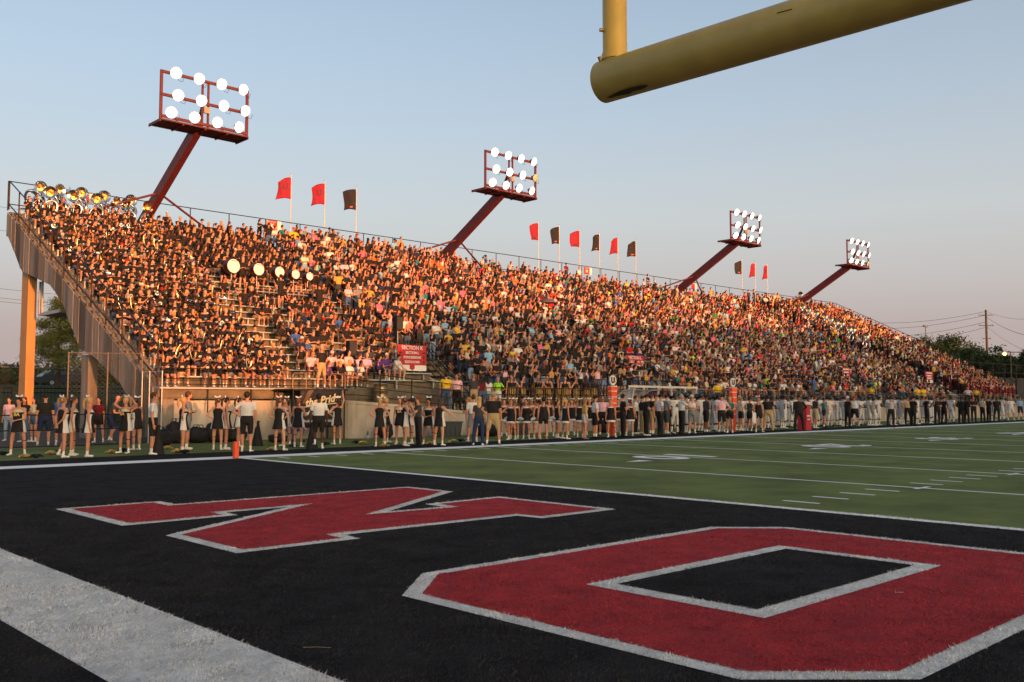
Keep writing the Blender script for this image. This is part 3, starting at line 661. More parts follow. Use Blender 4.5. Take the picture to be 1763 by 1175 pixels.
# ------------------------------------------------------------------ left end: fences, car, trees
M_link = mat('chain_link_wire', (.10, .10, .10), .5, metal=.3)
def chain_panel(mb, a, c, z0, z1, step=.16, r=.0022):
    a = np.array(a, float); c = np.array(c, float); L = np.linalg.norm(c-a); u = (c-a)/L; H = z1-z0
    for sg in (1, -1):
        k = -H
        while k < L:
            s0 = max(0, k); s1 = min(L, k+H)
            if s1-s0 > .02:
                t0, t1 = (s0-k, s1-k); za, zb = (z0+t0, z0+t1) if sg > 0 else (z1-t0, z1-t1)
                p, q = a+u*s0, a+u*s1; mb.bar((p[0], p[1], za), (q[0], q[1], zb), r*2, r*2)
            k += step
def chain_fence(pts, h, label, post=M_galv, name='chain_link_fence', z0=0.0):
    e = empty(name, (*pts[0], 0)); tag(e, label, 'fence')
    for k, p in enumerate(pts):
        b = MB(); b.tube([(*p, -.03), (*p, h)], .03, 8); b.build('post', post, e)
        if k:
            q = pts[k-1]; b = MB(); b.tube([(*q, h-.03), (*p, h-.03)], .018, 6); b.build('top_rail', post, e)
            b = MB(); chain_panel(b, q, p, z0+.05, h-.05); b.build('mesh_panel', M_link, e)
chain_fence([(-.3, 12.9), (.9, 12.3), (1.9, 11.6)], 3.35, 'tall chain link gate panel at the left corner of the grandstand', mat('worn_post', (.17, .14, .11), .6, metal=.3))
chain_fence([(1.9, 11.55), (1.95, 11.0), (2.1, 10.25)], 2.65, 'lower chain link panel joining the front railing at the band corner')
def low_fence(pts, label):
    e = empty('sideline_fence', (*pts[0], 0)); tag(e, label, 'fence')
    for q, p in zip(pts[:-1], pts[1:]):
        for z in (1.1, .62, .1):
            b = MB(); b.tube([(*q, z), (*p, z)], .022, 6); b.build('rail', M_rail, e)
        b = MB(); chain_panel(b, q, p, .1, .62, .1); b.build('mesh_panel', M_link, e)
    for p in pts:
        b = MB(); b.tube([(*p, 0), (*p, 1.12)], .026, 6); b.build('post', M_rail, e)
low_fence([(-8.5, 8.6), (-6.2, 8.6), (-3.9, 8.6), (-1.6, 8.6), (.4, 8.8)], 'low black rail fence behind the cheerleaders at the left')
e = empty('picket_fence', (-1, 33, 0)); tag(e, 'black metal picket fence behind the left columns', 'fence')
for z in (2.25, 2.0, .3):
    b = MB(); b.bar((-14, 33, z), (14, 33, z), .04, .05); b.build('rail', M_rail, e)
for k in range(150):
    xx = -14+k*.187; b = MB(); b.box(xx-.011, xx+.011, 32.98, 33.02, 0, 2.35)
    if k == 0: pk = b.build('picket', M_rail, e); pme = pk.data
    else: o = link('picket', pme, e); o.location = (k*.187, 0, 0)
chain_fence([(x_, 38.0) for x_ in (-12, -6, 0, 6, 12, 18)], 3.6, 'tall chain link fence in front of the parked car at the left')
e = empty('baseball_gate', (-3.4, 14.6, 0)); tag(e, 'low orange lit pipe rail left of the tall column', 'railing')
M_gold2 = mat('tan_pipe', (.45, .33, .18), .5)
for z in (1.05, 1.75):
    b = MB(); b.tube([(-8.0, 14.6, z), (-2.3, 14.6, z)], .03, 6); b.build('rail', M_gold2, e)
for xx in (-8, -5.2, -2.3):
    b = MB(); b.tube([(xx, 14.6, 0), (xx, 14.6, 1.9)], .04, 6); b.build('post', M_gold2, e)
# car
car = empty('parked_car', (18.9, 72.0, .0)); tag(car, 'dark blue grey station wagon parked beyond the left fence', 'car')
body = [(-2.3, .35), (2.3, .35), (2.35, .75), (2.25, .98), (1.35, 1.06), (.75, 1.5), (-1.4, 1.55), (-2.1, 1.1), (-2.35, .9)]
M_carp = mat('car_paint', (.05, .065, .085), .25, metal=.3); M_glass = mat('car_glass', (.10, .13, .16), .08, spec=.8); M_tyre = mat('tyre', (.015, .015, .015), .8)
z_up = 2.95
b = MB(); b.prism([(x_+18.9, z_+z_up) for x_, z_ in body], 71.1, 72.9, plane='xz'); cb = b.build('body', M_carp, car)
b = MB(); b.prism([(18.9-1.3, 1.12+z_up), (18.9+.95, 1.12+z_up), (18.9+.62, 1.44+z_up), (18.9-1.25, 1.48+z_up)], 71.08, 71.095, plane='xz'); b.build('window', M_glass, cb)
for xx in (-1.45, 1.4):
    b = MB(); b.tube([(18.9+xx, 71.05, .33+z_up), (18.9+xx, 71.3, .33+z_up)], .33, 18, smooth=False); w = b.build('wheel', M_tyre, car)
    b = MB(); b.tube([(18.9+xx, 71.03, .33+z_up), (18.9+xx, 71.06, .33+z_up)], .2, 14, smooth=False); b.build('rim', M_galv, w)
b = MB(); b.box(21.16, 21.28, 71.15, 71.4, .75+z_up, .92+z_up); b.build('tail_light', M_signred, car)
bank = MB(); bank.prism([(39.5, -.05), (112, -.05), (112, 3.0), (64, 2.93), (47, 1.5)], -90, 60, plane='yz'); o = bank.build('grass_bank', M_ground); tag(o, kind='structure')
# trees
def leaf_mat(n, c): return mat(n, c, .6, var=.5, scale=1.4, spec=.2)
def tree(name, x, y, z0, h, rad, label, kind='broad', lm=None, seed=0, nclump=150, per=46, leaf=.22, group='trees beyond the stadium', trunk_h=.3):
    rs = np.random.default_rng(seed); e = empty(name, (x, y, z0)); tag(e, label, 'tree', group)
    b = MB(); k = 7; pts = [(x+rs.normal(0, .02)*h*.2*i/k, y+rs.normal(0, .02)*h*.2*i/k, z0+h*.9*i/k) for i in range(k+1)]
    b.tube(pts, [h*.028*(1-.85*i/k) for i in range(k+1)], 8)
    for i in range(16):
        t = rs.uniform(trunk_h, .85); a = rs.uniform(0, 6.283); L = rad*rs.uniform(.5, .9)*(1-.6*t if kind == 'pine' else 1)
        p = np.array((x, y, z0+h*t)); q = p+np.array((math.cos(a)*L, math.sin(a)*L, h*(.02 if kind == 'pine' else .12)))
        b.tube([p, (p+q)/2+(0, 0, .1), q], [h*.009, h*.006, h*.002], 5)
    b.build('trunk', M_bark, e)
    cs = []
    for i in range(nclump):
        t = rs.uniform(0, 1); a = rs.uniform(0, 6.283)
        if kind == 'pine':
            prof = (1-t)**.75*(.75+.25*math.sin(t*22)); rr_ = rad*prof*math.sqrt(rs.uniform(.15, 1)); zz = z0+h*(trunk_h+(1-trunk_h)*t)
            rr_ *= 1+.35*math.sin(a*2.3+seed)
        elif kind == 'column':
            prof = min(1, t*4)*(1-t)**.6*1.2; rr_ = rad*prof*math.sqrt(rs.uniform(.1, 1)); zz = z0+h*(.05+.95*t)
        else:
            u = rs.normal(0, 1, 3); u /= np.linalg.norm(u); r0 = rs.uniform(.45, 1)**.5*(1+.25*math.sin(3*a+seed)+.18*math.sin(5*u[2]*3+seed))
            rr_ = None; c_ = np.array((x+u[0]*rad*r0, y+u[1]*rad*r0, z0+h*(trunk_h+.42*(1-trunk_h))+u[2]*h*(1-trunk_h)*.46*r0))
        if rr_ is not None: c_ = np.array((x+rr_*math.cos(a), y+rr_*math.sin(a), zz))
        cs.append(c_)
    cs = np.array(cs); cl_r = rad*(.135 if kind == 'broad' else .13 if kind == 'pine' else .28)
    P = np.repeat(cs, per, 0)+rs.normal(0, 1, (nclump*per, 3))*np.array((cl_r, cl_r, cl_r*.6))
    n = len(P); d1 = rs.normal(0, 1, (n, 3)); d1 /= np.linalg.norm(d1, axis=1)[:, None]; d2 = np.cross(d1, rs.normal(0, 1, (n, 3))); d2 /= np.linalg.norm(d2, axis=1)[:, None]
    s = leaf*rs.uniform(.6, 1.4, n)[:, None]; wd = .22 if kind == 'pine' else .55
    q = np.stack([P-d1*s, P+d2*s*wd, P+d1*s, P-d2*s*wd], 1).reshape(-1, 3)-np.array((x, y, z0))
    me = bpy.data.meshes.new('crown'); me.from_pydata(q.tolist(), [], np.arange(len(q)).reshape(-1, 4).tolist())
    me.materials.append(lm); link('crown', me, e)
L_pine = leaf_mat('pine_needles', (.19, .20, .055)); L_br = leaf_mat('leaf_green', (.055, .08, .024)); L_dk = leaf_mat('leaf_dark', (.05, .068, .026))
tree('pine_tree', 14.6, 60.5, 2.4, 7.7, 2.9, 'tall pine tree with warm lit crown seen between the left columns', 'pine', L_pine, 1, 120, 190, .12, trunk_h=.22)
tree('pine_tree', 9.2, 64.0, 2.6, 4.3, 2.3, 'smaller dark pine partly hidden behind the tall left column', 'pine', L_dk, 2, 70, 150, .12, trunk_h=.15)
for k, (x, y, h, r_) in enumerate(((6, 92, 3.6, 4), (22, 96, 3.6, 5), (34, 104, 4.4, 5), (-4, 98, 3.6, 4))):
    tree('distant_tree', x, y, 2.9, h*.7, r_, ['low distant tree at the left edge behind the pipe rail', 'distant tree right behind the parked car', 'distant tree hidden mostly behind the grandstand corner', 'faint distant tree at the far left edge'][k], 'broad', L_dk, 20+k, 80, 90, .24, trunk_h=.1)
for k, (px_, py_, d, h, r_, lb, kd, lm) in enumerate(((1600, 610, 185, 14.2, 5.6, 'big leafy tree at the right end of the grandstand, left half', 'broad', L_br), (1632, 615, 190, 13.6, 5.8, 'big leafy tree at the right end of the grandstand, right half', 'broad', L_br), (1672, 640, 165, 9.4, 2.2, 'slim pointed tree left of the utility pole', 'column', L_br), (1684, 640, 170, 9.3, 2.4, 'second slim pointed tree touching the utility pole', 'column', L_dk), (1712, 650, 160, 9.3, 4.4, 'dark round tree right of the utility pole', 'broad', L_dk), (1737, 655, 155, 8.0, 3.6, 'dark tree under the lit street lamp', 'broad', L_dk), (1768, 650, 150, 8.6, 2.6, 'dark conifer cut off by the right picture edge', 'pine', L_dk), (1655, 655, 160, 7.5, 5.0, 'lower bush mass under the big right tree', 'broad', L_dk))):
    d_ = _fw+_rt*(px_-881.5)/FPX; d_ = d_[:2]/np.linalg.norm(d_[:2])
    tree('leafy_tree' if kd != 'pine' else 'conifer', CX+d_[0]*d, CY+d_[1]*d, -.05, h, r_, lb, kd, lm, 40+k, 210 if kd == 'broad' else 110, 130, .2, trunk_h=.1)
# ------------------------------------------------------------------ right end: dark wall, fence, utility pole, lamp, wires
e = empty('retaining_wall', (112, 26, 0)); tag(e, 'dark grey wall with rusty fence posts right of the grandstand', 'wall')
for k in range(7):
    b = MB(); b.box(100+k*8+.02, 108+k*8-.02, 21, 21.4, -.05, 4.6); b.build('wall_panel', mat('dark_block_wall', (.05, .05, .052), .85, var=.3, scale=.5), e)
for k in range(14):
    b = MB(); b.tube([(98+k*4.2, 20.9, 0), (98+k*4.2, 20.9, 6.4)], .08, 6); b.build('post', M_rust, e)
for z in (6.3, 5.2): b = MB(); b.tube([(98, 20.9, z), (153, 20.9, z)], .05, 6); b.build('rail', M_rust, e)
def ondir(px_, d, z=0):
    d_ = _fw+_rt*(px_-881.5)/FPX; d_ = d_[:2]/np.linalg.norm(d_[:2]); return np.array((CX+d_[0]*d, CY+d_[1]*d, z))
up0 = ondir(1699, 200); e = empty('utility_pole', tuple(up0)); tag(e, 'wooden utility pole with crossarms carrying wires at the right', 'utility pole')
b = MB(); b.tube([up0, up0+(0, 0, 18.9)], [.28, .2], 10); b.build('pole', M_wood, e)
for z, s in ((17.9, 1.4), (15.9, 1.4), (13.4, .8)):
    b = MB(); b.bar(up0+(-s*.7, s*.7, z), up0+(s*.7, -s*.7, z), .12, .14); b.build('crossarm', M_wood, e)
    for t in (-.9, .9): b = MB(); b.ell(up0+(-s*.7*t, s*.7*t, z+.16), (.09, .09, .14), 6, 5); b.build('insulator', M_galv, e)
def wire(a, c, sag, label, r=.022):
    a = np.array(a, float); c = np.array(c, float); pts = [a+(c-a)*t-np.array((0, 0, sag*4*t*(1-t))) for t in np.linspace(0, 1, 17)]
    b = MB(); b.tube(pts, r, 4); o = b.build('overhead_wire', M_wire, loc=pts[0]); tag(o, label, 'wire')
for k, (z, dz) in enumerate(((18.6, 1.2), (17.9, -.6), (16.6, -2.4), (15.6, -5.2))):
    t = ondir(1400, 250, z+4.2+dz*.6); wire(up0+(0, 0, z), t, 2.2, ['topmost', 'second', 'third', 'lowest'][k]+' overhead wire running left from the utility pole', .03)
wire(up0+(0, 0, 17.6), ondir(1800, 150, 10.2), .8, 'upper overhead wire running right from the utility pole', .035)
wire(up0+(0, 0, 15.8), ondir(1800, 150, 7.6), .8, 'lower overhead wire running right from the utility pole', .025)
wire(up0+(0, 0, 18.7), ondir(1800, 150, 13.2), .8, 'thin top overhead wire running right from the utility pole', .02)
for k, yp in enumerate((408, 441, 523, 536, 541)):
    a = ondir(-120, 130); d_ = 130; za = CZ+(687-yp-4)/FPX*130*1.1; c_ = ondir(420, 150); zc = CZ+(690-yp-10)/FPX*150
    wire((*a[:2], za), (*c_[:2], zc), .5, ['highest', 'second highest', 'middle', 'second lowest', 'lowest'][k]+' of the five wires crossing the sky left of the grandstand', .02)
sl = ondir(1739, 130); e = empty('street_lamp', tuple(sl)); tag(e, 'small street lamp glowing orange near the right picture edge', 'street lamp')
b = MB(); b.tube([sl, sl+(0, 0, 7.6)], [.1, .07], 8); b.build('pole', M_wood, e)
b = MB(); b.bar(sl+(-.8, .8, 7.5), sl+(1.6, -1.6, 7.5), .1, .1); b.build('arm', M_wood, e)
b = MB(); b.ell(sl+(-.5, .5, 7.3), (.22, .22, .2), 8, 6); b.build('lamp', mat('sodium_glow', (1, .5, .15), .5, emit=(1, .42, .1), estr=3.0), e)
sl = ondir(1594, 170); e = empty('light_mast', tuple(sl)); tag(e, 'dark field light mast in front of the big right tree', 'light mast')
b = MB(); b.tube([sl, sl+(0, 0, 14.0)], [.09, .06], 8); b.build('pole', M_wood, e)
b = MB(); b.box(sl[0]-.7, sl[0]+.7, sl[1]-.15, sl[1]+.15, 13.8, 14.1); b.build('lamp_head', M_lampcan, e)
sl = ondir(1652, 165); e = empty('light_mast', tuple(sl)); tag(e, 'dark double headed lamp mast right of the big right tree', 'light mast')
b = MB(); b.tube([sl, sl+(0, 0, 11.0)], [.1, .07], 8); b.build('pole', M_wood, e)
b = MB(); b.ell(sl+(.1, -.1, 11.1), (.4, .4, .18), 8, 5); b.ell(sl+(.9, -.9, 9.9), (.7, .5, .32), 8, 5); b.bar(sl+(0, 0, 9.7), sl+(.9, -.9, 9.9), .08, .08); b.build('lamp_head', M_lampcan, e)
# ------------------------------------------------------------------ behind the camera: home stand and added unseen occluders that keep the low sun off the field
ws = empty('home_grandstand', (37, -75, 0)); tag(ws, 'home side grandstand behind the camera that shades the field', 'grandstand')
for i in range(16):
    b = MB(); b.box(7, 58, -63-i*.8-.8, -63-i*.8, 0, .9+i*.62); b.build('tread', M_tread, ws)
b = MB(); b.prism([(7, 0), (58, 0), (58, 13.4), (40, 12.8), (24, 12.1), (10, 11.9), (7, 11.2), (-2, 7.0), (-5.5, 6.0), (-5.5, 0)], -77.2, -76.6, plane='xz'); b.build('shadow_profile_wall', M_conc, ws)  # top outline shaped so its shadow edge climbs across the seats
b = MB(); b.prism([(58.0, 0), (97, 0), (97, 13.2), (70, 13.2), (58.0, 13.4)], -77.2, -76.6, plane='xz'); b.build('shadow_extension_wall', M_conc, ws)  # added length that shades the lower seats further right
pb = empty('right_end_occluder', (150, -80, 0)); tag(pb, 'added tall building behind the camera that shades the right end', 'occluder')
b = MB(); b.box(97.1, 230, -90, -76.8, 0, 17); b.build('wall', M_conc, pb)  # added unseen block, sized to keep sun off the right-hand trees
b = MB(); b.box(96.8, 230.3, -90.3, -76.5, 17, 17.4); b.build('roof', M_steelred, pb)
fh = empty('end_zone_occluder', (-38, -76, 0)); tag(fh, 'added low block behind the camera that shades the end zone', 'occluder')
b = MB(); b.box(-98, -5.6, -82, -75.5, 0, 5.6); b.build('wall', M_conc, fh)  # added unseen block, sized to keep the end zone in shade
b = MB(); b.box(-98, -12.0, -79.5, -77.0, 5.9, 6.45); b.build('upright_shade_strip', M_conc, fh)  # raised strip added to half-shade the goal upright
b = MB(); b.prism([(-82.4, 5.6), (-75.2, 5.6), (-75.2, 5.75), (-78.8, 5.95), (-82.4, 5.75)], -98.3, -5.3, plane='yz'); b.build('roof', M_steelred, fh)
# ------------------------------------------------------------------ people
# a body is laid out as tapered limbs on a posed skeleton, fused by a voxel remesh into one skin, thinned, and its faces sorted by limb
SEGN = ['torso', 'pelvis', 'neck', 'head', 'uarm', 'farm', 'hand', 'thigh', 'shin', 'foot']
def capsule(A, B, ra, rb, side=None, n=10):
    """closed tapered limb; ra, rb are (across, deep) half sizes"""
    A = np.array(A, float); B = np.array(B, float); d = unit(B-A)
    s = np.array(side if side is not None else (1., 0, 0)); s = s-d*(s@d)
    if np.linalg.norm(s) < .1: s = np.array((0, 1., 0)); s = s-d*(s@d)
    s = unit(s); t = np.cross(d, s); rings = []
    for c, r, sg in ((A, ra, -1), (B, rb, 1)):
        seq = (80, 50, 20) if sg < 0 else (0.1, 40, 75)
        for a in seq:
            k = math.cos(R(a)); off = math.sin(R(a))*min(r)*sg; rings.append((c+d*off, r[0]*k, r[1]*k))
    vs = []
    for c, a, b in rings:
        for j in range(n):
            w = 2*math.pi*j/n; vs.append(c+s*a*math.cos(w)+t*b*math.sin(w))
    m = len(rings); fs = [(i*n+j, i*n+(j+1) % n, (i+1)*n+(j+1) % n, (i+1)*n+j) for i in range(m-1) for j in range(n)]
    fs += [tuple(range(n))[::-1], tuple((m-1)*n+j for j in range(n))]
    return vs, fs
def skeleton(p):
    """p: pose; returns limbs (kind, A, B, ra, rb, side) in body space, facing -y"""
    f = p.get('build', 'f') == 'f'; sw = .160 if f else .188; k = p.get('h', 1.68 if f else 1.78)/1.70; bulk = p.get('bulk', 1.06 if f else 1.12)
    le = R(p.get('lean', 0)); u = np.array((0, -math.sin(le), math.cos(le))); fr = np.array((0, -math.cos(le), -math.sin(le)))
    P = np.array((0, 0, 0.)); L = []
    hw = .088
    W = (.128 if f else .145)*bulk; H = (.165 if f else .155)*bulk; C = (.145 if f else .168)*bulk
    L.append(('pelvis', P-u*.03, P+u*.10, (H, .105*bulk), (W, .095*bulk), None))
    L.append(('torso', P+u*.10, P+u*.30, (W, .092*bulk), (C, .105*bulk), None))
    L.append(('torso', P+u*.28, P+u*.40, (C, .105*bulk), (sw*.86, .088*bulk), None))
    L.append(('torso', P+u*.43-np.array((sw*.92, 0, 0)), P+u*.43+np.array((sw*.92, 0, 0)), (.055*bulk, .058*bulk), (.055*bulk, .058*bulk), u))
    if f: 
        for s in (-1, 1): L.append(('torso', P+u*.32+fr*.07+np.array((s*.065, 0, 0)), P+u*.315+fr*.085+np.array((s*.065, 0, 0)), (.055, .05), (.05, .045), None))
    if p.get('pads'):
        for s in (-1, 1): L.append(('torso', P+u*.44+np.array((s*.10, .0, .02)), P+u*.42+np.array((s*.235, 0, 0)), (.10, .075), (.085, .07), fr))
    L.append(('neck', P+u*.45, P+u*.57+fr*.012, (.052, .052), (.05, .05), None))
    hy, hp = R(p.get('hyaw', 0)), R(p.get('hpitch', 0))
    hf = np.array((math.sin(hy)*math.cos(hp), -math.cos(hy)*math.cos(hp), math.sin(hp))); hs = np.array((math.cos(hy), math.sin(hy), 0)); hu = np.cross(hs, -hf); hu = hu if hu[2] > 0 else -hu
    hc = P+u*.665+fr*.02
    L.append(('head', hc-hu*.035+hf*.012, hc+hu*.03-hf*.008, (.064, .078), (.074, .092), hs))
    if p.get('hi'):
        L.append(('head', hc-hu*.02+hf*.088, hc+hu*.012+hf*.082, (.012, .014), (.008, .008), hs))
        for s in (-1, 1): L.append(('head', hc+hs*s*.074-hu*.02, hc+hs*s*.076+hu*.012, (.008, .014), (.008, .016), hs))
    J = dict(head=hc, hf=hf, hs=hs, hu=hu, u=u, fr=fr)
    arms = p.get('arms', [((.12, .0, -1), (.05, -.12, -1))]*2)
    for s, (ua, fa) in zip((-1, 1), arms):
        ua = unit(np.array(ua)*(s, 1, 1)); fa = unit(np.array(fa)*(s, 1, 1)); S = P+u*.425+np.array((s*(sw+.01), 0, 0))
        E_ = S+ua*.275; Wr = E_+fa*.245; th = 1.0 if f else 1.18
        L.append(('uarm', S, E_, (.043*th, .043*th), (.036*th, .036*th), None)); L.append(('farm', E_, Wr, (.036*th, .036*th), (.025*th, .022*th), None))
        pl = unit(np.cross(fa, (0, 0, 1.)) if abs(fa[2]) < .9 else np.array((0, 1., 0)))
        if p.get('hi'):
            Kn = Wr+fa*.085; L.append(('hand', Wr, Kn, (.028, .016), (.040, .016), pl)); nrm = np.cross(fa, pl)
            for q, ln in zip((-1.5, -.5, .5, 1.5), (.062, .078, .072, .055)):
                b0 = Kn+pl*q*.019; m_ = b0+unit(fa+nrm*.25)*ln*.55; L.append(('hand', b0, m_, (.0095, .0095), (.009, .009), None)); L.append(('hand', m_, m_+unit(fa+nrm*.8)*ln*.5, (.009, .009), (.007, .007), None))
            L.append(('hand', Wr+fa*.03-pl*.03, Wr+fa*.075-pl*.062+nrm*.012, (.012, .012), (.009, .009), None))
        else: L.append(('hand', Wr, Wr+fa*.12, (.034, .018), (.03, .014), pl))
        J['wr'+('l' if s < 0 else 'r')] = Wr
    legs = p.get('legs', [((.05, 0, -1), (.0, .03, -1))]*2); low = 9; th = 1.0 if f else 1.05
    for s, (ta, sa) in zip((-1, 1), legs):
        ta = unit(np.array(ta)*(s, 1, 1)); sa = unit(np.array(sa)*(s, 1, 1)); Hp = P+np.array((s*hw, 0, -.02)); K = Hp+ta*.425; A = K+sa*.40
        L.append(('thigh', Hp, K, (.083*bulk, .085*bulk), (.052*th, .054*th), None)); L.append(('shin', K, K+sa*.13, (.05*th, .052*th), (.05*th, .055*th), None)); L.append(('shin', K+sa*.13, A, (.05*th, .055*th), (.032, .034), None))
        fd = np.array((s*.25, -1, 0.)); fd = unit(fd if sa[2] < -.5 else fd+np.array((0, 0, -1.5)))
        L.append(('foot', A+np.array((0, .035, -.035)), A+fd*.145+np.array((0, 0, -.05)), (.036, .04), (.043, .026), (1, 0, 0))); low = min(low, A[2]-.082)
        J['kn'+('l' if s < 0 else 'r')] = K; J['an'+('l' if s < 0 else 'r')] = A
    z = p['seat']+.085 if 'seat' in p else -low*k
    sh = np.array((0, p.get('back', 0.0), z))
    out = []; sp = (P*k+sh, (P+u)*k+sh)
    for q_, (a, b, c, d, e, sd) in enumerate(L):
        b = np.array(b)*k+sh; c = np.array(c)*k+sh; ax = (b, c)
        if a in ('torso', 'pelvis', 'neck'): ax = sp
        if a == 'shin': o_ = [l for l in L[max(0, q_-1):q_+2] if l[0] == 'shin']; ax = (np.array(o_[0][1])*k+sh, np.array(o_[-1][2])*k+sh)
        out.append((a, b, c, tuple(x*k for x in d), tuple(x*k for x in e), sd, ax))
    L = out
    for q in J:
        if q not in ('hf', 'hs', 'hu', 'u', 'fr'): J[q] = J[q]*k+sh
    J['k'] = k; J['top'] = [c for c in L if c[0] == 'pelvis'][0][1]
    return L, J
def remesh(L, voxel, tris):
    mb = MB()
    for a, A, B, ra, rb, sd, ax in L:
        v, f = capsule(A, B, ra, rb, sd); mb.add(v, f)
    me = bpy.data.meshes.new('tmp'); me.from_pydata(mb.v, [], mb.f); o = bpy.data.objects.new('tmp', me)
    m = o.modifiers.new('r', 'REMESH'); m.mode = 'VOXEL'; m.voxel_size = voxel; m.adaptivity = 0
    sm = o.modifiers.new('s', 'SMOOTH'); sm.factor = .5; sm.iterations = 2 if voxel > .02 else 3
    m2 = evaluated(o); o.modifiers.clear(); o.data = m2; nt = 2*len(m2.polygons)
    dc = o.modifiers.new('d', 'DECIMATE'); dc.ratio = min(1, tris/max(nt, 1)); dc.use_collapse_triangulate = True
    t = evaluated(o); t.calc_loop_triangles()
    V = np.zeros(len(t.vertices)*3); t.vertices.foreach_get('co', V); V = V.reshape(-1, 3); Fc = np.zeros(len(t.loop_triangles)*3, int); t.loop_triangles.foreach_get('vertices', Fc); Fc = Fc.reshape(-1, 3)
    bpy.data.objects.remove(o); bpy.data.meshes.remove(me); bpy.data.meshes.remove(m2); bpy.data.meshes.remove(t)
    return V, Fc
CUTS = {'torso': (.10, .40, .485), 'pelvis': (.10,), 'neck': (.485,), 'uarm': (.62,), 'thigh': (.14, .55, .93), 'shin': (.25, .45, .74)}
def classify(V, Fc, L):
    """which limb each face belongs to; hems are cut clean across the limb, then the place along the limb is measured"""
    c = V[Fc].mean(1); best = np.full(len(c), 9.); seg = np.zeros(len(c), int)
    for i, (a, A, B, ra, rb, sd, ax) in enumerate(L):
        d = B-A; ll = d@d; t = np.clip(((c-A)@d)/ll, 0, 1); r = np.mean(ra)*(1-t)+np.mean(rb)*t
        q = np.linalg.norm(c-(A+t[:, None]*d), axis=1)/np.maximum(r, .01); m = q < best; best[m] = q[m]; seg[m] = i
    bm = bmesh.new(); vs = [bm.verts.new(v) for v in V]; lay = bm.faces.layers.int.new('seg')
    for f, g_ in zip(Fc, seg):
        try: q = bm.faces.new([vs[j] for j in f]); q[lay] = int(g_)
        except ValueError: pass
    done = set()
    for i, (a, A, B, ra, rb, sd, ax) in enumerate(L):
        key = (a if a not in ('torso', 'pelvis', 'neck') else 'trunk', tuple(np.round(ax[0], 3)))
        if key in done or (a not in CUTS and key[0] != 'trunk'): continue
        done.add(key); mine = {j for j, l in enumerate(L) if (l[0] if l[0] not in ('torso', 'pelvis', 'neck') else 'trunk') == key[0] and np.allclose(l[6][0], ax[0], atol=.002)}
        for t in (CUTS[a] if key[0] != 'trunk' else CUTS['torso']):
            fs = [f for f in bm.faces if f[lay] in mine]; ge = set(fs)
            for f in fs: ge.update(f.edges); ge.update(f.verts)
            bmesh.ops.bisect_plane(bm, geom=list(ge), plane_co=Vector(ax[0]+(ax[1]-ax[0])*t), plane_no=Vector(unit(ax[1]-ax[0])), dist=.002)
    bmesh.ops.triangulate(bm, faces=bm.faces); bm.verts.index_update()
    V = np.array([v.co[:] for v in bm.verts]); Fc = np.array([[v.index for v in f.verts] for f in bm.faces]); seg = np.array([f[lay] for f in bm.faces]); bm.free()
    c = V[Fc].mean(1); O = np.array([l[6][0] for l in L])[seg]; D = np.array([l[6][1]-l[6][0] for l in L])[seg]; tt = np.einsum('ij,ij->i', c-O, D)/np.einsum('ij,ij->i', D, D)
    return V, Fc, np.array([SEGN.index(l[0]) for l in L])[seg], tt
PROTO = {}
class Proto: pass
def proto(name, voxel=.03, tris=420, **p):
    L, J = skeleton(p); V, Fc = remesh(L, voxel, tris); V, Fc, kd, t = classify(V, Fc, L); q = Proto(); q.V, q.F, q.kind, q.t, q.J, q.p, q.name = V, Fc, kd, t, J, p, name; PROTO[name] = q
# regions: 0 skin 1 top 2 bottom 3 shoe 4 sock
def regions(q, top, bottom, sock=.74):
    r = np.zeros(len(q.F), int); S = SEGN.index; tr = (q.kind == S('torso')) | (q.kind == S('pelvis')) | (q.kind == S('neck')); sock = .74 if sock and sock > .6 else sock
    r[tr & (q.t < .485) & (q.kind != S('neck'))] = 1; r[(q.kind == S('neck')) & (q.t < .485)] = 1; r[tr & (q.t < .10)] = 2
    if top in ('tank', 'dress'):
        x = np.abs(q.V[q.F].mean(1)[:, 0])/q.J['k']; r[tr & (q.t > .40) & ~((x > .05) & (x < .095) & (top == 'tank'))] = 0; r[(q.kind == S('neck'))] = 0
    if top == 'dress': r[tr] = 0; r[q.kind == S('pelvis')] = 1
    if top in ('tee', 'polo'): r[(q.kind == S('uarm')) & (q.t < .62)] = 1
    if top == 'long': r[(q.kind == S('uarm')) | (q.kind == S('farm'))] = 1
    lim = {'shorts': .55, 'long_shorts': .93, 'pants': 2, 'brief': .14, 'knee': 2}[bottom]
    r[(q.kind == S('thigh')) & (q.t < lim)] = 2 if top != 'dress' else 1
    if bottom == 'pants': r[q.kind == S('shin')] = 2
    if bottom == 'knee': r[(q.kind == S('shin')) & (q.t < .25)] = 2
    r[q.kind == S('foot')] = 3
    if sock and bottom != 'pants': r[(q.kind == S('shin')) & (q.t > sock)] = 4
    return r
def face_mesh(pn):
    key = ('face', pn)
    if key not in MESHC:
        J = PROTO[pn].J; k = J['k']; hc, hf, hs, hu = J['head'], J['hf'], J['hs'], J['hu']; rot = np.stack([hs, -hf, hu], 1); b = MB()
        for s_ in (-1, 1):
            b.ell(hc+(hf*.079+hs*s_*.031+hu*.002)*k, (.009*k, .009*k, .0055*k), 8, 5, 0, rot)
        b.ell(hc+(hf*.078-hu*.060)*k, (.020*k, .010*k, .006*k), 8, 5, 1, rot)
        me = bpy.data.meshes.new('face'); me.from_pydata([tuple(v) for v in b.v], [], b.f); me.polygons.foreach_set('material_index', b.m); me.materials.append(EYE); me.materials.append(LIP); MESHC[key] = me
    return MESHC[key]
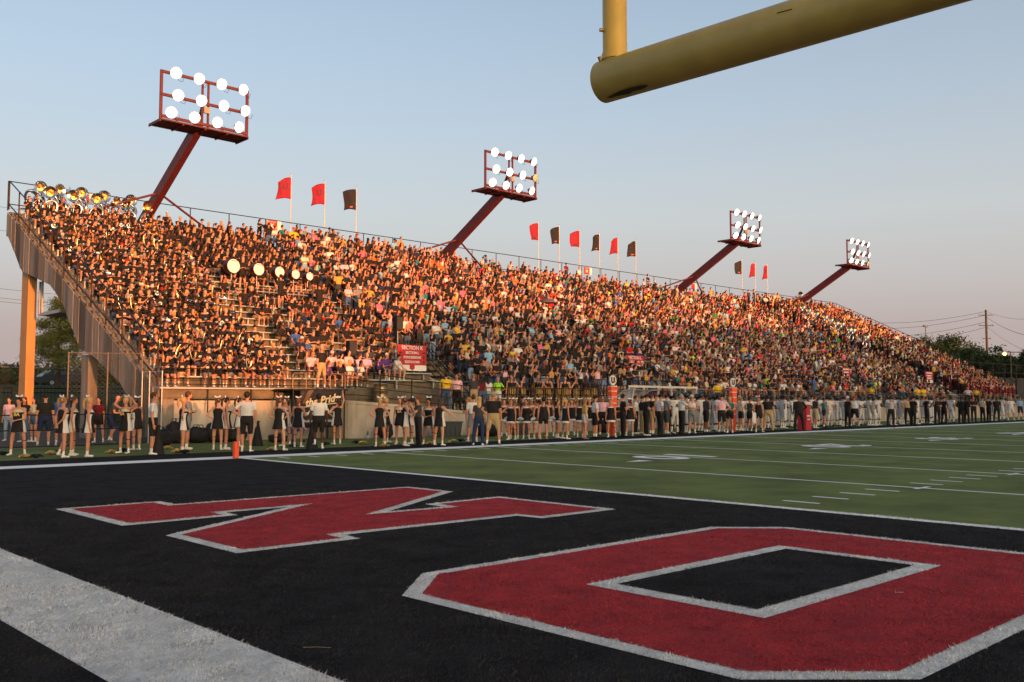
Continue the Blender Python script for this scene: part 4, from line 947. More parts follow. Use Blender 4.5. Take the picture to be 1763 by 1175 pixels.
def puff(q, r, d=.010):
    """clothes stand off the skin"""
    V = q.V.copy(); n = np.cross(V[q.F[:, 1]]-V[q.F[:, 0]], V[q.F[:, 2]]-V[q.F[:, 0]]); vn = np.zeros_like(V)
    for j in range(3): np.add.at(vn, q.F[:, j], n)
    vn /= np.maximum(np.linalg.norm(vn, axis=1), 1e-9)[:, None]; w = np.full(len(V), 9); 
    for j in range(3): np.minimum.at(w, q.F[:, j], np.where((r == 1) | (r == 2), 1, 0))
    k2 = np.zeros(len(V)); 
    for j in range(3): np.maximum.at(k2, q.F[:, j], np.where(r == 2, 1.7, 1.0))
    return V+vn*(w*d*k2)[:, None]
def tris_mesh(name, V, Fc, mi=None, nm=0, smooth=True):
    me = bpy.data.meshes.new(name); me.vertices.add(len(V)); me.vertices.foreach_set('co', np.ascontiguousarray(V, dtype=np.float32).ravel())
    k = len(Fc); me.loops.add(3*k); me.loops.foreach_set('vertex_index', np.ascontiguousarray(Fc, dtype=np.int32).ravel()); me.polygons.add(k)
    me.polygons.foreach_set('loop_start', np.arange(0, 3*k, 3, dtype=np.int32))
    if mi is not None: me.polygons.foreach_set('material_index', np.ascontiguousarray(mi, dtype=np.int32))
    me.polygons.foreach_set('use_smooth', np.full(k, smooth)); me.update(); return me
def tri(mb):
    V = np.array(mb.v); F_ = []
    for f in mb.f:
        for j in range(1, len(f)-1): F_.append((f[0], f[j], f[j+1]))
    return V, np.array(F_)
def hair(q, style, hi=False):
    """hair or headgear around the posed head; list of (name, MB)"""
    J = q.J; k = J['k']; hc, hf, hs, hu = J['head'], J['hf'], J['hs'], J['hu']; rot = np.stack([hs, -hf, hu], 1); nu, nv = (14, 9) if hi else (8, 5)
    out = []; b = MB()
    if style in ('short', 'long', 'pony', 'bun', 'bob'):
        b.ell(hc-hf*.024*k+hu*.030*k, (.086*k, .097*k, .100*k), nu, nv, 0, rot)
        if style == 'long':
            p0 = hc-hf*.06*k+hu*.02*k; p1 = hc-hf*.085*k-hu*.12*k; p2 = hc-hf*.10*k-hu*.28*k-np.array((0, 0, .03)); v, f = capsule(p0, p1, (.075*k, .04*k), (.085*k, .035*k), hs, 8); b.add(v, f, 0, True); v, f = capsule(p1, p2, (.085*k, .035*k), (.06*k, .02*k), hs, 8); b.add(v, f, 0, True)
        if style == 'bob':
            for s in (-1, 1):
                v, f = capsule(hc+hs*s*.066*k-hf*.02*k, hc+hs*s*.07*k-hf*.015*k-hu*.13*k, (.02*k, .045*k), (.018*k, .035*k), hs, 6); b.add(v, f, 0, True)
            v, f = capsule(hc-hf*.06*k, hc-hf*.075*k-hu*.15*k, (.07*k, .035*k), (.07*k, .025*k), hs, 8); b.add(v, f, 0, True)
        if style == 'pony':
            p0 = hc-hf*.085*k+hu*.085*k; p1 = p0-hf*.075*k-hu*.03*k; p2 = p1-hf*.02*k-hu*.15*k; p3 = p2+hf*.02*k-hu*.13*k; b.tube([p0, p1, p2, p3], [.022*k, .034*k, .036*k, .010*k], 8 if hi else 5)
        if style == 'bun': b.ell(hc-hf*.07*k+hu*.10*k, (.04*k, .04*k, .035*k), 7, 5)
        out.append(('hair', b))
    elif style == 'cap':
        b.ell(hc-hf*.012*k+hu*.036*k, (.086*k, .099*k, .084*k), nu, nv, 0, rot)
        c = hc+hf*.098*k+hu*.048*k; b.add([c-hs*.07*k-hf*.03*k, c+hs*.07*k-hf*.03*k, c+hs*.055*k+hf*.055*k, c-hs*.055*k+hf*.055*k, c-hs*.07*k-hf*.03*k+hu*.012*k, c+hs*.07*k-hf*.03*k+hu*.012*k, c+hs*.055*k+hf*.055*k+hu*.006*k, c-hs*.055*k+hf*.055*k+hu*.006*k], [(3,2,1,0),(4,5,6,7),(0,1,5,4),(1,2,6,5),(2,3,7,6),(3,0,4,7)])
        out.append(('cap', b))
    elif style == 'helmet':
        b.ell(hc-hf*.012*k+hu*.02*k, (.118*k, .135*k, .13*k), 14, 9, 0, rot); out.append(('helmet', b)); c = MB()
        for z in (-.03, -.07): c.tube([hc+hs*.09*k+hf*.07*k+hu*z*k, hc+hs*.05*k+hf*.15*k+hu*z*k, hc-hs*.05*k+hf*.15*k+hu*z*k, hc-hs*.09*k+hf*.07*k+hu*z*k], .010*k, 5)
        out.append(('face_mask', c))
    if style == 'pony' and hi:
        c = MB(); p0 = hc-hf*.07*k+hu*.12*k
        def quad(P, th=.012):
            P = [np.array(p_) for p_ in P]; c.add([p_-hf*th*k for p_ in P]+[p_+hf*th*k for p_ in P], [(3,2,1,0),(4,5,6,7),(0,1,5,4),(1,2,6,5),(2,3,7,6),(3,0,4,7)])
        for s in (-1, 1):
            quad([p0+hs*s*.008*k+hu*.016*k, p0+hs*s*.095*k+hu*.062*k, p0+hs*s*.105*k+hu*.0*k, p0+hs*s*.008*k-hu*.014*k]); quad([p0+hs*s*.004*k, p0+hs*s*.03*k, p0+hs*s*.075*k-hu*.10*k-hf*.02*k, p0+hs*s*.03*k-hu*.11*k-hf*.02*k], .006)
        c.ell(p0, (.02*k, .024*k, .022*k), 6, 4); out.append(('hair_bow', c))
    return out
# ---- palettes
def cm(n, rgb, rough=.8): return mat(n, lin(rgb), rough, spec=.25)
SKIN = [cm('skin_light', (198, 138, 110), .55), cm('skin_fair', (208, 152, 126), .55), cm('skin_tan', (176, 116, 86), .55), cm('skin_brown', (134, 88, 64), .55), cm('skin_dark', (84, 54, 42), .55)]
HAIR = {n: cm('hair_'+n, c, .55) for n, c in dict(brown=(78, 52, 36), dark=(40, 29, 24), black=(24, 20, 19), blonde=(196, 152, 98), sandy=(150, 110, 68), auburn=(110, 58, 36), grey=(160, 152, 146)).items()}
CL = {n: cm('cloth_'+n, c) for n, c in dict(black=(36, 33, 34), charcoal=(64, 63, 66), grey=(128, 128, 130), white=(214, 211, 208), cream=(205, 190, 160), gold=(196, 156, 70), yellow=(226, 184, 50), orange=(224, 110, 48), red=(188, 34, 40), maroon=(104, 26, 36), pink=(226, 110, 142), rose=(230, 180, 190), purple=(86, 56, 128), navy=(36, 42, 72), blue=(58, 96, 160), sky=(130, 176, 208), teal=(40, 120, 122), green=(48, 128, 66), lime=(160, 220, 60), mint=(150, 200, 176), khaki=(178, 152, 112), denim=(72, 94, 126), lightdenim=(136, 158, 186), brown=(94, 66, 48), lavender=(186, 170, 206)).items()}
SHOE = [cm('shoe_white', (225, 222, 218)), cm('shoe_black', (28, 27, 28)), cm('shoe_grey', (120, 118, 118))]
SOCKW = cm('sock_white', (228, 226, 222)); EYE = cm('eye_dark', (40, 30, 28), .3); LIP = cm('lip', (168, 92, 84), .5); BOWM = cm('bow_white', (236, 234, 236), .45)
PRINTM = cm('shirt_print', (206, 200, 192)); PRINTG = cm('gold_print', (206, 170, 96))
HELM = mat('helmet_black', (.012, .012, .013), .18, spec=.6); MASKM = mat('face_mask_grey', (.25, .25, .25), .4)
# ---- prototypes
SIT = dict(seat=.445, back=.0)
LG_SIT = ((.16, -1, -.02), (.02, .05, -1)); LG_SIT2 = ((.3, -1, .05), (-.1, .12, -1)); LG_ST = ((.06, 0, -1), (.0, .04, -1)); LG_STEP = ((.05, -.35, -1), (0, .45, -1)); LG_WIDE = ((.2, 0, -1), (.06, .04, -1))
A_DN = ((.14, .02, -1), (.05, -.18, -1)); A_LAP = ((.15, -.35, -1), (-.25, -.95, -.35)); A_KNEE = ((.22, -.5, -1), (.0, -.9, -.55)); A_FOLD = ((.2, -.25, -1), (-.92, -.42, .18)); A_HIP = ((.8, .25, -1), (-.75, -.15, -.55)); A_UP = ((.35, -.1, 1), (-.1, -.1, 1)); A_HEAD = ((.95, -.1, .5), (-.75, .05, .75)); A_BACK = ((.15, .38, -1), (-.7, .25, -.6)); A_CAM = ((.25, -.7, -.7), (-.35, -.45, .9)); A_OUT = ((.8, -.2, -.7), (.6, -.5, -.75)); A_FACE = ((.2, -.75, -.6), (-.25, .15, 1)); A_FRONT = ((.15, -.25, -1), (-.55, -.8, -.15)); A_CLAP = ((.25, -.6, -.75), (-.5, -.75, .45)); A_PLAY = ((.2, -.6, -.8), (-.45, -.55, .55)); A_POINT = ((.6, -.7, .1), (.4, -.8, .15))
def protos():
    kw = dict(voxel=.030, tris=380)
    proto('sit1', **kw, **SIT, arms=[A_LAP]*2, legs=[LG_SIT]*2, lean=8)
    proto('sit2', **kw, **SIT, build='m', bulk=1.0, arms=[A_KNEE]*2, legs=[LG_SIT2]*2, lean=20, hpitch=8)
    proto('sit3', **kw, **SIT, arms=[A_FACE, A_LAP], legs=[LG_SIT2, LG_SIT], lean=14, hyaw=18)
    proto('sit4', **kw, **SIT, build='m', bulk=1.0, arms=[A_FOLD]*2, legs=[LG_SIT]*2, lean=4, hyaw=-22)
    proto('sit5', **kw, **SIT, arms=[A_LAP, A_KNEE], legs=[LG_SIT]*2, lean=10, hyaw=35, hpitch=-8)
    proto('sit6', **kw, **SIT, build='m', bulk=1.0, arms=[A_PLAY]*2, legs=[LG_SIT]*2, lean=6)
    proto('st1', **kw, arms=[A_DN]*2, legs=[LG_ST]*2)
    proto('st2', **kw, build='m', bulk=1.0, arms=[A_FOLD]*2, legs=[LG_ST]*2, hyaw=15)
    proto('st3', **kw, arms=[A_CLAP]*2, legs=[LG_ST]*2, lean=4)
    proto('st4', **kw, build='m', bulk=1.0, arms=[A_DN, A_HIP], legs=[LG_WIDE, LG_ST], hyaw=-25)
    proto('st5', **kw, arms=[A_FACE, A_DN], legs=[LG_ST]*2, hyaw=28)
    proto('st6', **kw, arms=[A_UP, A_DN], legs=[LG_ST]*2)
    hi = dict(voxel=.0135, tris=2800, hi=True)
    for g in 'fm':
        proto('n_down_'+g, **hi, build=g, arms=[A_DN]*2, legs=[LG_ST, LG_WIDE]); proto('n_hip_'+g, **hi, build=g, arms=[A_HIP]*2, legs=[LG_WIDE, LG_ST])
        proto('n_fold_'+g, **hi, build=g, arms=[A_FOLD, ((.2, -.25, -1), (-.9, -.46, .05))], legs=[LG_ST]*2, hyaw=10); proto('n_hip1_'+g, **hi, build=g, arms=[A_DN, A_HIP], legs=[LG_ST]*2, hyaw=-20)
    proto('n_front_f', **hi, arms=[A_FRONT]*2, legs=[LG_WIDE]*2, hpitch=-18); proto('n_head_f', **hi, arms=[A_HEAD]*2, legs=[LG_WIDE, LG_ST], hpitch=-15)
    proto('n_back_f', **hi, arms=[A_BACK]*2, legs=[LG_ST, LG_STEP]); proto('n_up_f', **hi, arms=[A_UP, A_HIP], legs=[LG_ST]*2); proto('n_out_f', **hi, arms=[A_OUT, A_DN], legs=[LG_ST, LG_WIDE], hyaw=20)
    proto('n_cam_f', **hi, arms=[A_CAM]*2, legs=[LG_ST, LG_WIDE]); proto('n_step_m', **hi, build='m', arms=[A_DN]*2, legs=[LG_ST, ((.05, -.1, -1), (0, .9, -.8))]); proto('n_face_m', **hi, build='m', arms=[A_FACE, A_FOLD], legs=[LG_ST]*2)
    proto('n_lean_m', **hi, build='m', arms=[A_FRONT]*2, legs=[LG_STEP, LG_ST], lean=18, hpitch=-20, bulk=1.25); proto('n_big_m', **hi, build='m', arms=[A_FOLD, ((.2, -.25, -1), (-.9, -.46, .05))], legs=[LG_WIDE]*2, bulk=1.3); proto('n_bigdown_m', **hi, build='m', arms=[A_DN, A_HIP], legs=[LG_WIDE]*2, bulk=1.22)
    proto('n_sit_m', **hi, seat=.42, build='m', arms=[A_KNEE]*2, legs=[LG_SIT2]*2, lean=15)
    for nm, ar, hy in (('p_down', [A_DN]*2, 0), ('p_hip', [A_HIP, A_DN], 20), ('p_front', [A_FRONT]*2, -15), ('p_side', [A_DN, A_FRONT], 35)):
        proto(nm, voxel=.0145, tris=2400, hi=True, build='m', h=1.84, pads=True, bulk=1.1, arms=ar, legs=[LG_WIDE, LG_ST], hyaw=hy)
protos()
MESHC = {}
def body_mesh(pn, top, bottom, sock=.72):
    key = (pn, top, bottom, sock)
    if key not in MESHC:
        q = PROTO[pn]; r = regions(q, top, bottom, sock); me = tris_mesh('body', puff(q, r), q.F, r)
        for m in (SKIN[0], CL['black'], CL['khaki'], SHOE[0], SOCKW): me.materials.append(m)
        MESHC[key] = me
    return MESHC[key]
def hair_meshes(pn, style, hi):
    key = ('h', pn, style, hi)
    if key not in MESHC:
        L = []
        for nm, b in hair(PROTO[pn], style, hi):
            me = bpy.data.meshes.new(nm); me.from_pydata([tuple(v) for v in b.v], [], b.f); me.polygons.foreach_set('use_smooth', [True]*len(b.f)); me.materials.append(HAIR['brown']); L.append((nm, me))
        MESHC[key] = L
    return MESHC[key]
def setmat(o, i, m):
    o.material_slots[i].link = 'OBJECT'; o.material_slots[i].material = m
def person(name, loc, head, pn, label, cat, group, top='tee', bottom='shorts', sk=0, topc='black', botc='khaki', shoe=0, style='short', hc='brown', sock=.72, scale=1.0, hi=True, capc=None, sockm=None):
    """head: compass heading in degrees (0 = +x, -90 = towards the field)"""
    o = link(name, body_mesh(pn, top, bottom, sock)); o.location = loc; o.rotation_euler = (0, 0, R(head+90)); o.scale = (scale,)*3
    tc = CL[topc] if isinstance(topc, str) else topc; bc = CL[botc] if isinstance(botc, str) else botc
    for i, m in enumerate((SKIN[sk], tc, bc, SHOE[shoe], sockm or SOCKW)): setmat(o, i, m)
    tag(o, label, cat, group)
    if hi: link('face', face_mesh(pn), o)
    if style:
        for nm, me in hair_meshes(pn, style, hi):
            c = link(nm, me, o); m = {'hair': HAIR[hc], 'cap': capc or CL['black'], 'helmet': HELM, 'face_mask': MASKM, 'hair_bow': BOWM}[nm]; setmat(c, 0, m)
    return o
# ------------------------------------------------------------------ the crowd in the stand
rd = random.Random(11)
_o1 = 'zeroth first second third fourth fifth sixth seventh eighth ninth tenth eleventh twelfth thirteenth fourteenth fifteenth sixteenth seventeenth eighteenth nineteenth'.split()
def ORD(n):
    if n < 20: return _o1[n]
    t = 'twent thirt fort fift sixt sevent eight ninet'.split()[n//10-2]; return t+'ieth' if n % 10 == 0 else t+'y-'+_o1[n % 10]
def pick(d):
    t = rd.random()*sum(d.values())
    for k, w in d.items():
        t -= w
        if t <= 0: return k
    return k
GEN = dict(black=40, charcoal=10, grey=8, white=12, cream=3, gold=3, yellow=1.5, orange=2, red=4, maroon=2, pink=3, rose=2, purple=1, navy=4, blue=3, sky=2, teal=2, green=2, lime=1, khaki=2, brown=2)
STU = dict(black=66, gold=2.5, white=7, pink=4, rose=3, charcoal=4, grey=3, yellow=1, cream=2, orange=1.5, sky=2, red=1, teal=1, navy=2, mint=1)
VIS = dict(black=52, white=12, gold=10, red=5, maroon=8, charcoal=10, cream=6)
BOT = dict(denim=25, black=22, khaki=18, lightdenim=14, grey=8, navy=10, white=4)
HCOL = dict(brown=34, dark=24, black=12, blonde=14, sandy=10, auburn=5, grey=6)
SKN = {0: 34, 1: 22, 2: 24, 3: 10, 4: 8}
def blocked(x, i):
    for k, (a, c) in enumerate(STAIRS):
        if i < 5 and a-1.9*(i in (1, 2, 3))*(k > -1)*0-.15 < x < c+.15: return True
        if k and i >= 5 and a+.1 < x < c-.1: return True
    if i in (-1, 0, 1, 2, 3) and 13.9 < x < 15.9: return True
    if i in (0, 1, 2, 3) and 30.9 < x < 32.8: return True
    if i < 4 and (57.3 < x < 59 or 73.2 < x < 75.1): return True
    return False
def zone(x, i):
    """who sits here: (zone, chance that the seat is taken)"""
    if x < 9.2:
        lim = 7.9+(.15*max(0, i-9))
        if i in (24, 25) and 2.3 < x < 9.1: return 'sousa', 0
        return ('band', .93) if x < lim else (None, 0)
    if x < 15.85:
        if i >= 16: return 'teen', .92 if x > 9.6 else .5
        if i >= 9: return ('teen', .34) if i not in (10, 13) else (None, 0)
        if i >= 2: return 'staff', .68
        return 'front', .5
    if x < 30.8: return ('student', .97 if (i > 2 or x > 17.4) else .6)
    if x < 71.5:
        if i >= 19 and 50 < x < 61: return 'general', .42 if i < 24 else .5
        if i >= 22 and 36 < x < 44: return 'general', .75
        return 'general', .86 if x < 58 else .8
    if x < 76.8 and i < 13-(x-71.5)*1.0: return ('general', .62 if i > 5 else .35)
    if x > 78.5 and i < 5: return 'dancer', .8
    return 'visitband', .97
PEOPLE = []
for i in range(-1, NR):
    x = (XL if i >= 0 else 17.0)+.55+rd.random()*.3
    while x < XR-1.5:
        zn, pr = zone(x, i); st = .50 if zn in ('band', 'staff', 'front') else .455 if zn == 'student' else .47
        if zn and not blocked(x, i) and rd.random() < pr:
            if i == 25 and zn != 'band' and rd.random() < .55: x += st; continue
            if i >= 24 and any(a_ < x < c_ for a_, c_ in ((16.4, 18.2), (46.2, 48.0), (61.7, 63.2))): x += st; continue
            fem = rd.random() < {'student': .68, 'teen': .72, 'dancer': 1}.get(zn, .48)
            standing = zn in ('student', 'dancer') and rd.random() < .93 or zn == 'visitband' or (zn == 'general' and rd.random() < .06)
            d = dict(x=x+rd.uniform(-.06, .06), row=i, zone=zn, stand=standing, fem=fem, scale=rd.uniform(.93, 1.03)*(.97 if fem else 1.03), yaw=-90+rd.gauss(6, 13))
            d['pn'] = rd.choice(['st1', 'st3', 'st5', 'st3', 'st1', 'st6' if rd.random() < .2 else 'st5'] if fem else ['st2', 'st4', 'st2']) if standing else rd.choice(['sit1', 'sit3', 'sit5'] if fem else ['sit2', 'sit4'])
            d['sk'] = pick(SKN); d['hc'] = pick(HCOL)
            if d['sk'] >= 3: d['hc'] = 'black'
            d['style'] = rd.choice(['long', 'long', 'pony', 'bob']) if fem else rd.choice(['short', 'short', 'cap'])
            d['top'] = 'tee'; d['bottom'] = rd.choice(['shorts', 'long_shorts', 'pants']); d['topc'] = pick(GEN); d['botc'] = pick(BOT); d['capc'] = pick(dict(black=5, white=3, red=2, grey=2, navy=2))
            if zn in ('band', 'teen'): d['topc'] = 'black'; d['botc'] = rd.choice(['black', 'black', 'khaki', 'grey', 'denim']); d['bottom'] = 'shorts'
            if zn == 'band' and rd.random() < .45: d['pn'] = 'sit6'
            if zn == 'student':
                d['topc'] = pick(STU); d['top'] = 'tank' if fem and rd.random() < .62 else 'tee'; d['botc'] = rd.choice(['denim', 'denim', 'black', 'black', 'charcoal', 'lightdenim']); d['bottom'] = rd.choice(['shorts', 'shorts', 'long_shorts', 'pants'])
            if zn == 'visitband': d['topc'] = pick(VIS); d['botc'] = rd.choice(['maroon', 'black', 'black', 'black']); d['bottom'] = 'pants'; d['top'] = 'long' if rd.random() < .4 else 'tee'
            if zn == 'dancer': d['topc'] = pick(dict(red=3, black=3, maroon=4, rose=1)); d['botc'] = 'maroon'; d['top'] = 'tank'
            if zn == 'staff': d['topc'] = 'black' if rd.random() < .8 else rd.choice(['blue', 'navy', 'charcoal']); d['botc'] = 'khaki'; d['bottom'] = 'long_shorts'; d['style'] = rd.choice(['cap', 'short', 'cap']) if not fem else d['style']
            if zn == 'front': d['topc'] = rd.choice(['rose', 'navy', 'purple', 'lavender', 'black', 'white'])
            d['y'] = rowy(i)+(.34 if standing else .60); d['z'] = rowz(i)+(.03 if standing else 0)
            d['dist'] = math.dist((d['x'], d['y'], d['z']), (CX, CY, CZ)); PEOPLE.append(d)
            if standing: d['y'] += rd.uniform(-.06, .1)
        x += st*rd.uniform(.92, 1.1)
# seats counted along each row, for telling people apart
for i in range(-1, NR):
    row = sorted([d for d in PEOPLE if d['row'] == i], key=lambda d: d['x'])
    n = {}
    for d in row:
        sec = 'band' if d['zone'] == 'band' else 'mid' if d['x'] < 15.9 else 'rope'
        n[sec] = n.get(sec, 0)+1; d['sec'] = sec; d['n'] = n[sec]
oth = sorted(PEOPLE, key=lambda d: d['dist']); near, far = oth[:100], oth[100:]
bandp = [d for d in near if d['zone'] == 'band']; bandfar = [d for d in far if d['zone'] == 'band']; near = [d for d in near if d['zone'] != 'band']
def describe(d):
    top = {'tee': 'shirt', 'tank': 'tank top', 'long': 'long sleeved top'}[d['top']]; hd = (d['capc']+' cap') if d['style'] == 'cap' else {'dark': 'dark brown', 'grey': 'grey'}.get(d['hc'], d['hc'])+' hair'
    place = f"{ORD(d['row']+(2 if d['x'] > 17 else 1))} row, {ORD(d['n'])} "+('right of yellow rope' if d['sec'] == 'rope' else 'right of the band')
    return f"{'standing' if d['stand'] else 'seated'} spectator, {d['topc']} {top}, {hd}, {place}"
for d in near:
    person('person', (d['x'], d['y'], d['z']), d['yaw'], d['pn'], describe(d), 'person', 'spectators in the lower stand', d['top'], d['bottom'], d['sk'], d['topc'], d['botc'], rd.choice([0, 1, 2]), d['style'], d['hc'], .78, d['scale'], False, CL[d['capc']])
def chest_print(pn):
    key = ('print', pn)
    if key not in MESHC:
        q = PROTO[pn]; J = q.J; k = J['k']; c = J['top']+J['u']*.335*k+J['fr']*(.118 if q.p.get('build') == 'm' else .142)*k; s = np.array((1., 0, 0)); b = MB()
        for w, h, dz in ((.05, .009, .034), (.066, .017, 0), (.04, .008, -.03)):
            for e in (-.5, .5) if dz == 0 else (0,):
                cc = c+s*e*.075*k+J['u']*dz*k; ww = w*(.5 if dz == 0 else 1)
                vs = [cc+s*i*ww*k+J['u']*j*h*k-J['fr']*(abs(i*ww+e*.075)**2*2.6+o_) for o_ in (0, .03) for i, j in ((-1, -1), (1, -1), (1, 1), (-1, 1))]
                b.add(vs, [(3,2,1,0),(4,5,6,7),(0,1,5,4),(1,2,6,5),(2,3,7,6),(3,0,4,7)])
        me = bpy.data.meshes.new('shirt_print'); me.from_pydata([tuple(v) for v in b.v], [], b.f); me.materials.append(PRINTM); MESHC[key] = me
    return MESHC[key]
def band_inst(kind):
    key = ('inst', kind)
    if key not in MESHC:
        b = MB()
        if kind == 'saxophone': b.tube([(.03, -.10, .33), (0, -.06, .30), (0, -.03, .1), (.01, -.05, -.18), (.02, -.13, -.24), (.03, -.2, -.15), (.03, -.24, .02)], [.008, .013, .02, .032, .038, .045, .075], 9, 0, False); m = M_gold
        elif kind == 'trumpet': b.tube([(0, .12, .12), (0, -.12, .06), (0, -.28, .02), (0, -.36, .0)], [.008, .012, .02, .06], 9, 0, False); b.tube([(0, .02, .08), (0, -.15, .04), (0, -.15, -.02), (0, .02, .02)], .01, 6, 0, True, True, True); m = M_silver
        elif kind == 'mellophone': b.tube([(0, .12, .12), (0, -.08, .08), (0, -.24, .03), (0, -.3, .01), (0, -.33, 0)], [.008, .014, .04, .10, .14], 12, 0, False); b.tube([(.0, .0, .12), (0, -.16, .1), (0, -.16, -.04), (0, .0, -.02)], .013, 6, 0, True, True, True); m = M_silver
        elif kind == 'trombone': b.tube([(0, .1, .1), (0, -.75, -.05), (0, -.76, -.1), (0, -.2, .0)], [.008, .008, .008, .008], 6); b.tube([(.06, .2, .15), (.06, -.1, .1), (.06, -.25, .07), (.06, -.33, .05)], [.012, .02, .06, .10], 10, 0, False); m = M_gold
        else: b.tube([(0, -.1, .34), (0, -.14, .1), (0, -.2, -.32), (0, -.21, -.38)], [.011, .013, .016, .035], 8, 0, False); m = M_speaker
        me = bpy.data.meshes.new(kind); me.from_pydata([tuple(v) for v in b.v], [], b.f); me.polygons.foreach_set('use_smooth', [True]*len(b.f)); me.materials.append(m); MESHC[key] = me
    return MESHC[key]
for d in bandp:
    lb = f"seated band member in printed black shirt, {ORD(d['row']+1)} row, {ORD(d['n'])} from left end railing"
    o = person('person', (d['x'], d['y'], d['z']), d['yaw'], d['pn'], lb, 'person', 'marching band in black shirts', 'tee', 'shorts', d['sk'], 'black', d['botc'], rd.choice([0, 1]), d['style'] if rd.random() < .8 else 'short', d['hc'], .78, d['scale'], False, CL['black'])
    c = link('shirt_print', chest_print(d['pn']), o)
for d in bandp+bandfar:
    if d['pn'] == 'sit6' or rd.random() < .22:
        kd = rd.choice(['saxophone', 'trumpet', 'mellophone', 'saxophone', 'trumpet', 'trombone', 'clarinet'])
        it = link(kd, band_inst(kd)); it.location = (d['x']+rd.uniform(-.05, .05), d['y']-.30, d['z']+.98+rd.uniform(-.12, .06)); it.rotation_euler = (rd.uniform(-.35, .3), rd.uniform(-.3, .3), R(d['yaw']+90)+rd.uniform(-.5, .5))
        tag(it, f"{'gold' if kd in ('saxophone', 'trombone') else 'black' if kd == 'clarinet' else 'silver'} {kd} held in {ORD(d['row']+1)} band row, {ORD(d['n'])} seat from left railing", kd, kd+'s in the band')
# ---- everyone else as one mass
PAL = []; PIX = {}
def pal(m):
    if m.name not in PIX: PIX[m.name] = len(PAL); PAL.append(m)
    return PIX[m.name]
HC = {}
def mass(people, name, label):
    Vs, Fs, Ms = [], [], []; base = 0; RC = {}
    for d in people:
        q = PROTO[d['pn']]; k = (d['pn'], d['top'], d['bottom'])
        if k not in RC: r = regions(q, d['top'], d['bottom'], .78); RC[k] = (r, puff(q, r, .012))
        r, V = RC[k]; hk = (d['pn'], d['style'])
        if hk not in HC: HC[hk] = tri(hair(q, d['style'], False)[0][1])
        hv, hf_ = HC[hk]; c, s = math.cos(R(d['yaw']+90)), math.sin(R(d['yaw']+90)); M_ = np.array(((c, -s, 0), (s, c, 0), (0, 0, 1)))*d['scale']
        W_ = np.concatenate([V, hv])@M_.T+np.array((d['x'], d['y'], d['z'])); lut = np.array([pal(SKIN[d['sk']]), pal(CL[d['topc']]), pal(CL[d['botc']]), pal(SHOE[d['row'] % 3]), pal(SOCKW), 0, 0])
        hm = pal(CL[d['capc']] if d['style'] == 'cap' else HAIR[d['hc']])
        if d['zone'] == 'band':
            pk = ('pv', d['pn'])
            if pk not in HC:
                pm = chest_print(d['pn']); HC[pk] = (np.array([v.co[:] for v in pm.vertices]), np.array([t for p in pm.polygons for t in ((p.vertices[0], p.vertices[1], p.vertices[2]), (p.vertices[0], p.vertices[2], p.vertices[3]))]))
            pv, pf_ = HC[pk]; Vs.append(pv@M_.T+np.array((d['x'], d['y'], d['z']))); Fs.append(pf_+base); Ms.append(np.full(len(pf_), pal(PRINTM))); base += len(pv)
        Vs.append(W_); Fs.append(np.concatenate([q.F, hf_+len(V)])+base); Ms.append(np.concatenate([lut[r], np.full(len(hf_), hm)])); base += len(W_)
    me = tris_mesh(name, np.concatenate(Vs)-np.array((46., 20, 0)), np.concatenate(Fs), np.concatenate(Ms))
    for m in PAL: me.materials.append(m)
    o = link(name, me); o.location = (46, 20, 0); tag(o, label, 'crowd', kind='stuff'); return o
mass(far, 'crowd', 'dense mass of spectators filling the upper and farther grandstand')
# ------------------------------------------------------------------ band instruments in the stand
def sousa(x, row, yaw, label, red=False):
    e = empty('sousaphone', (x, rowy(row)+(.3 if red else .55), rowz(row)+(.42 if red else .02))); e.rotation_euler = (0, 0, R(yaw+90)); tag(e, label, 'sousaphone', 'sousaphones in the bands')
    b = MB(); pts = []; rad = []
    for t in np.linspace(0, 2*math.pi*1.15, 26):
        pts.append((.34*math.cos(t)+.02, .10*math.cos(t)-.08*math.sin(t)*.4-.05, .84+.36*math.sin(t)+.10*math.cos(t))); rad.append(.035+.006*t)
    b.tube(pts, rad, 10, 0, True); b.build('coil', M_silver, e, local=True)
    b = MB(); b.tube([(.36, .05, .95), (.36, .14, 1.2), (.28, .16, 1.42), (.14, .12, 1.55), (.06, .02, 1.6), (.05, -.08, 1.6)], [.06, .065, .07, .075, .085, .095], 12, 0, False); b.build('neck', M_silver, e, local=True)
    b = MB(); b.lathe([(.095, 0), (.12, .08), (.17, .16), (.24, .21), (.335, .235), (.34, .245), (.33, .25)], (.05, -.07, 1.6), 24, 0, 'y'); 
    b.v = [(vx, -.14-(vy+.0) if False else -.07-(vy+.07), vz) for vx, vy, vz in b.v]; be = b.build('bell', M_silver, e, local=True)
    b = MB(); b.lathe([(.03, .04), (.105, .085), (.155, .165), (.20, .200)], (.05, -.07, 1.6), 24, 0, 'y'); b.v = [(vx, -.07-(vy+.07), vz) for vx, vy, vz in b.v]; b.build('bell_lining', M_gold, be, local=True)
    b = MB(); b.tube([(-.05, -.22, 1.0), (-.05, -.3, .95), (-.05, -.3, .8), (.05, -.22, .75)], .016, 6); b.tube([(.02, -.2, .7), (.02, -.2, .95)], .022, 6); b.build('valves', M_silver, e, local=True)
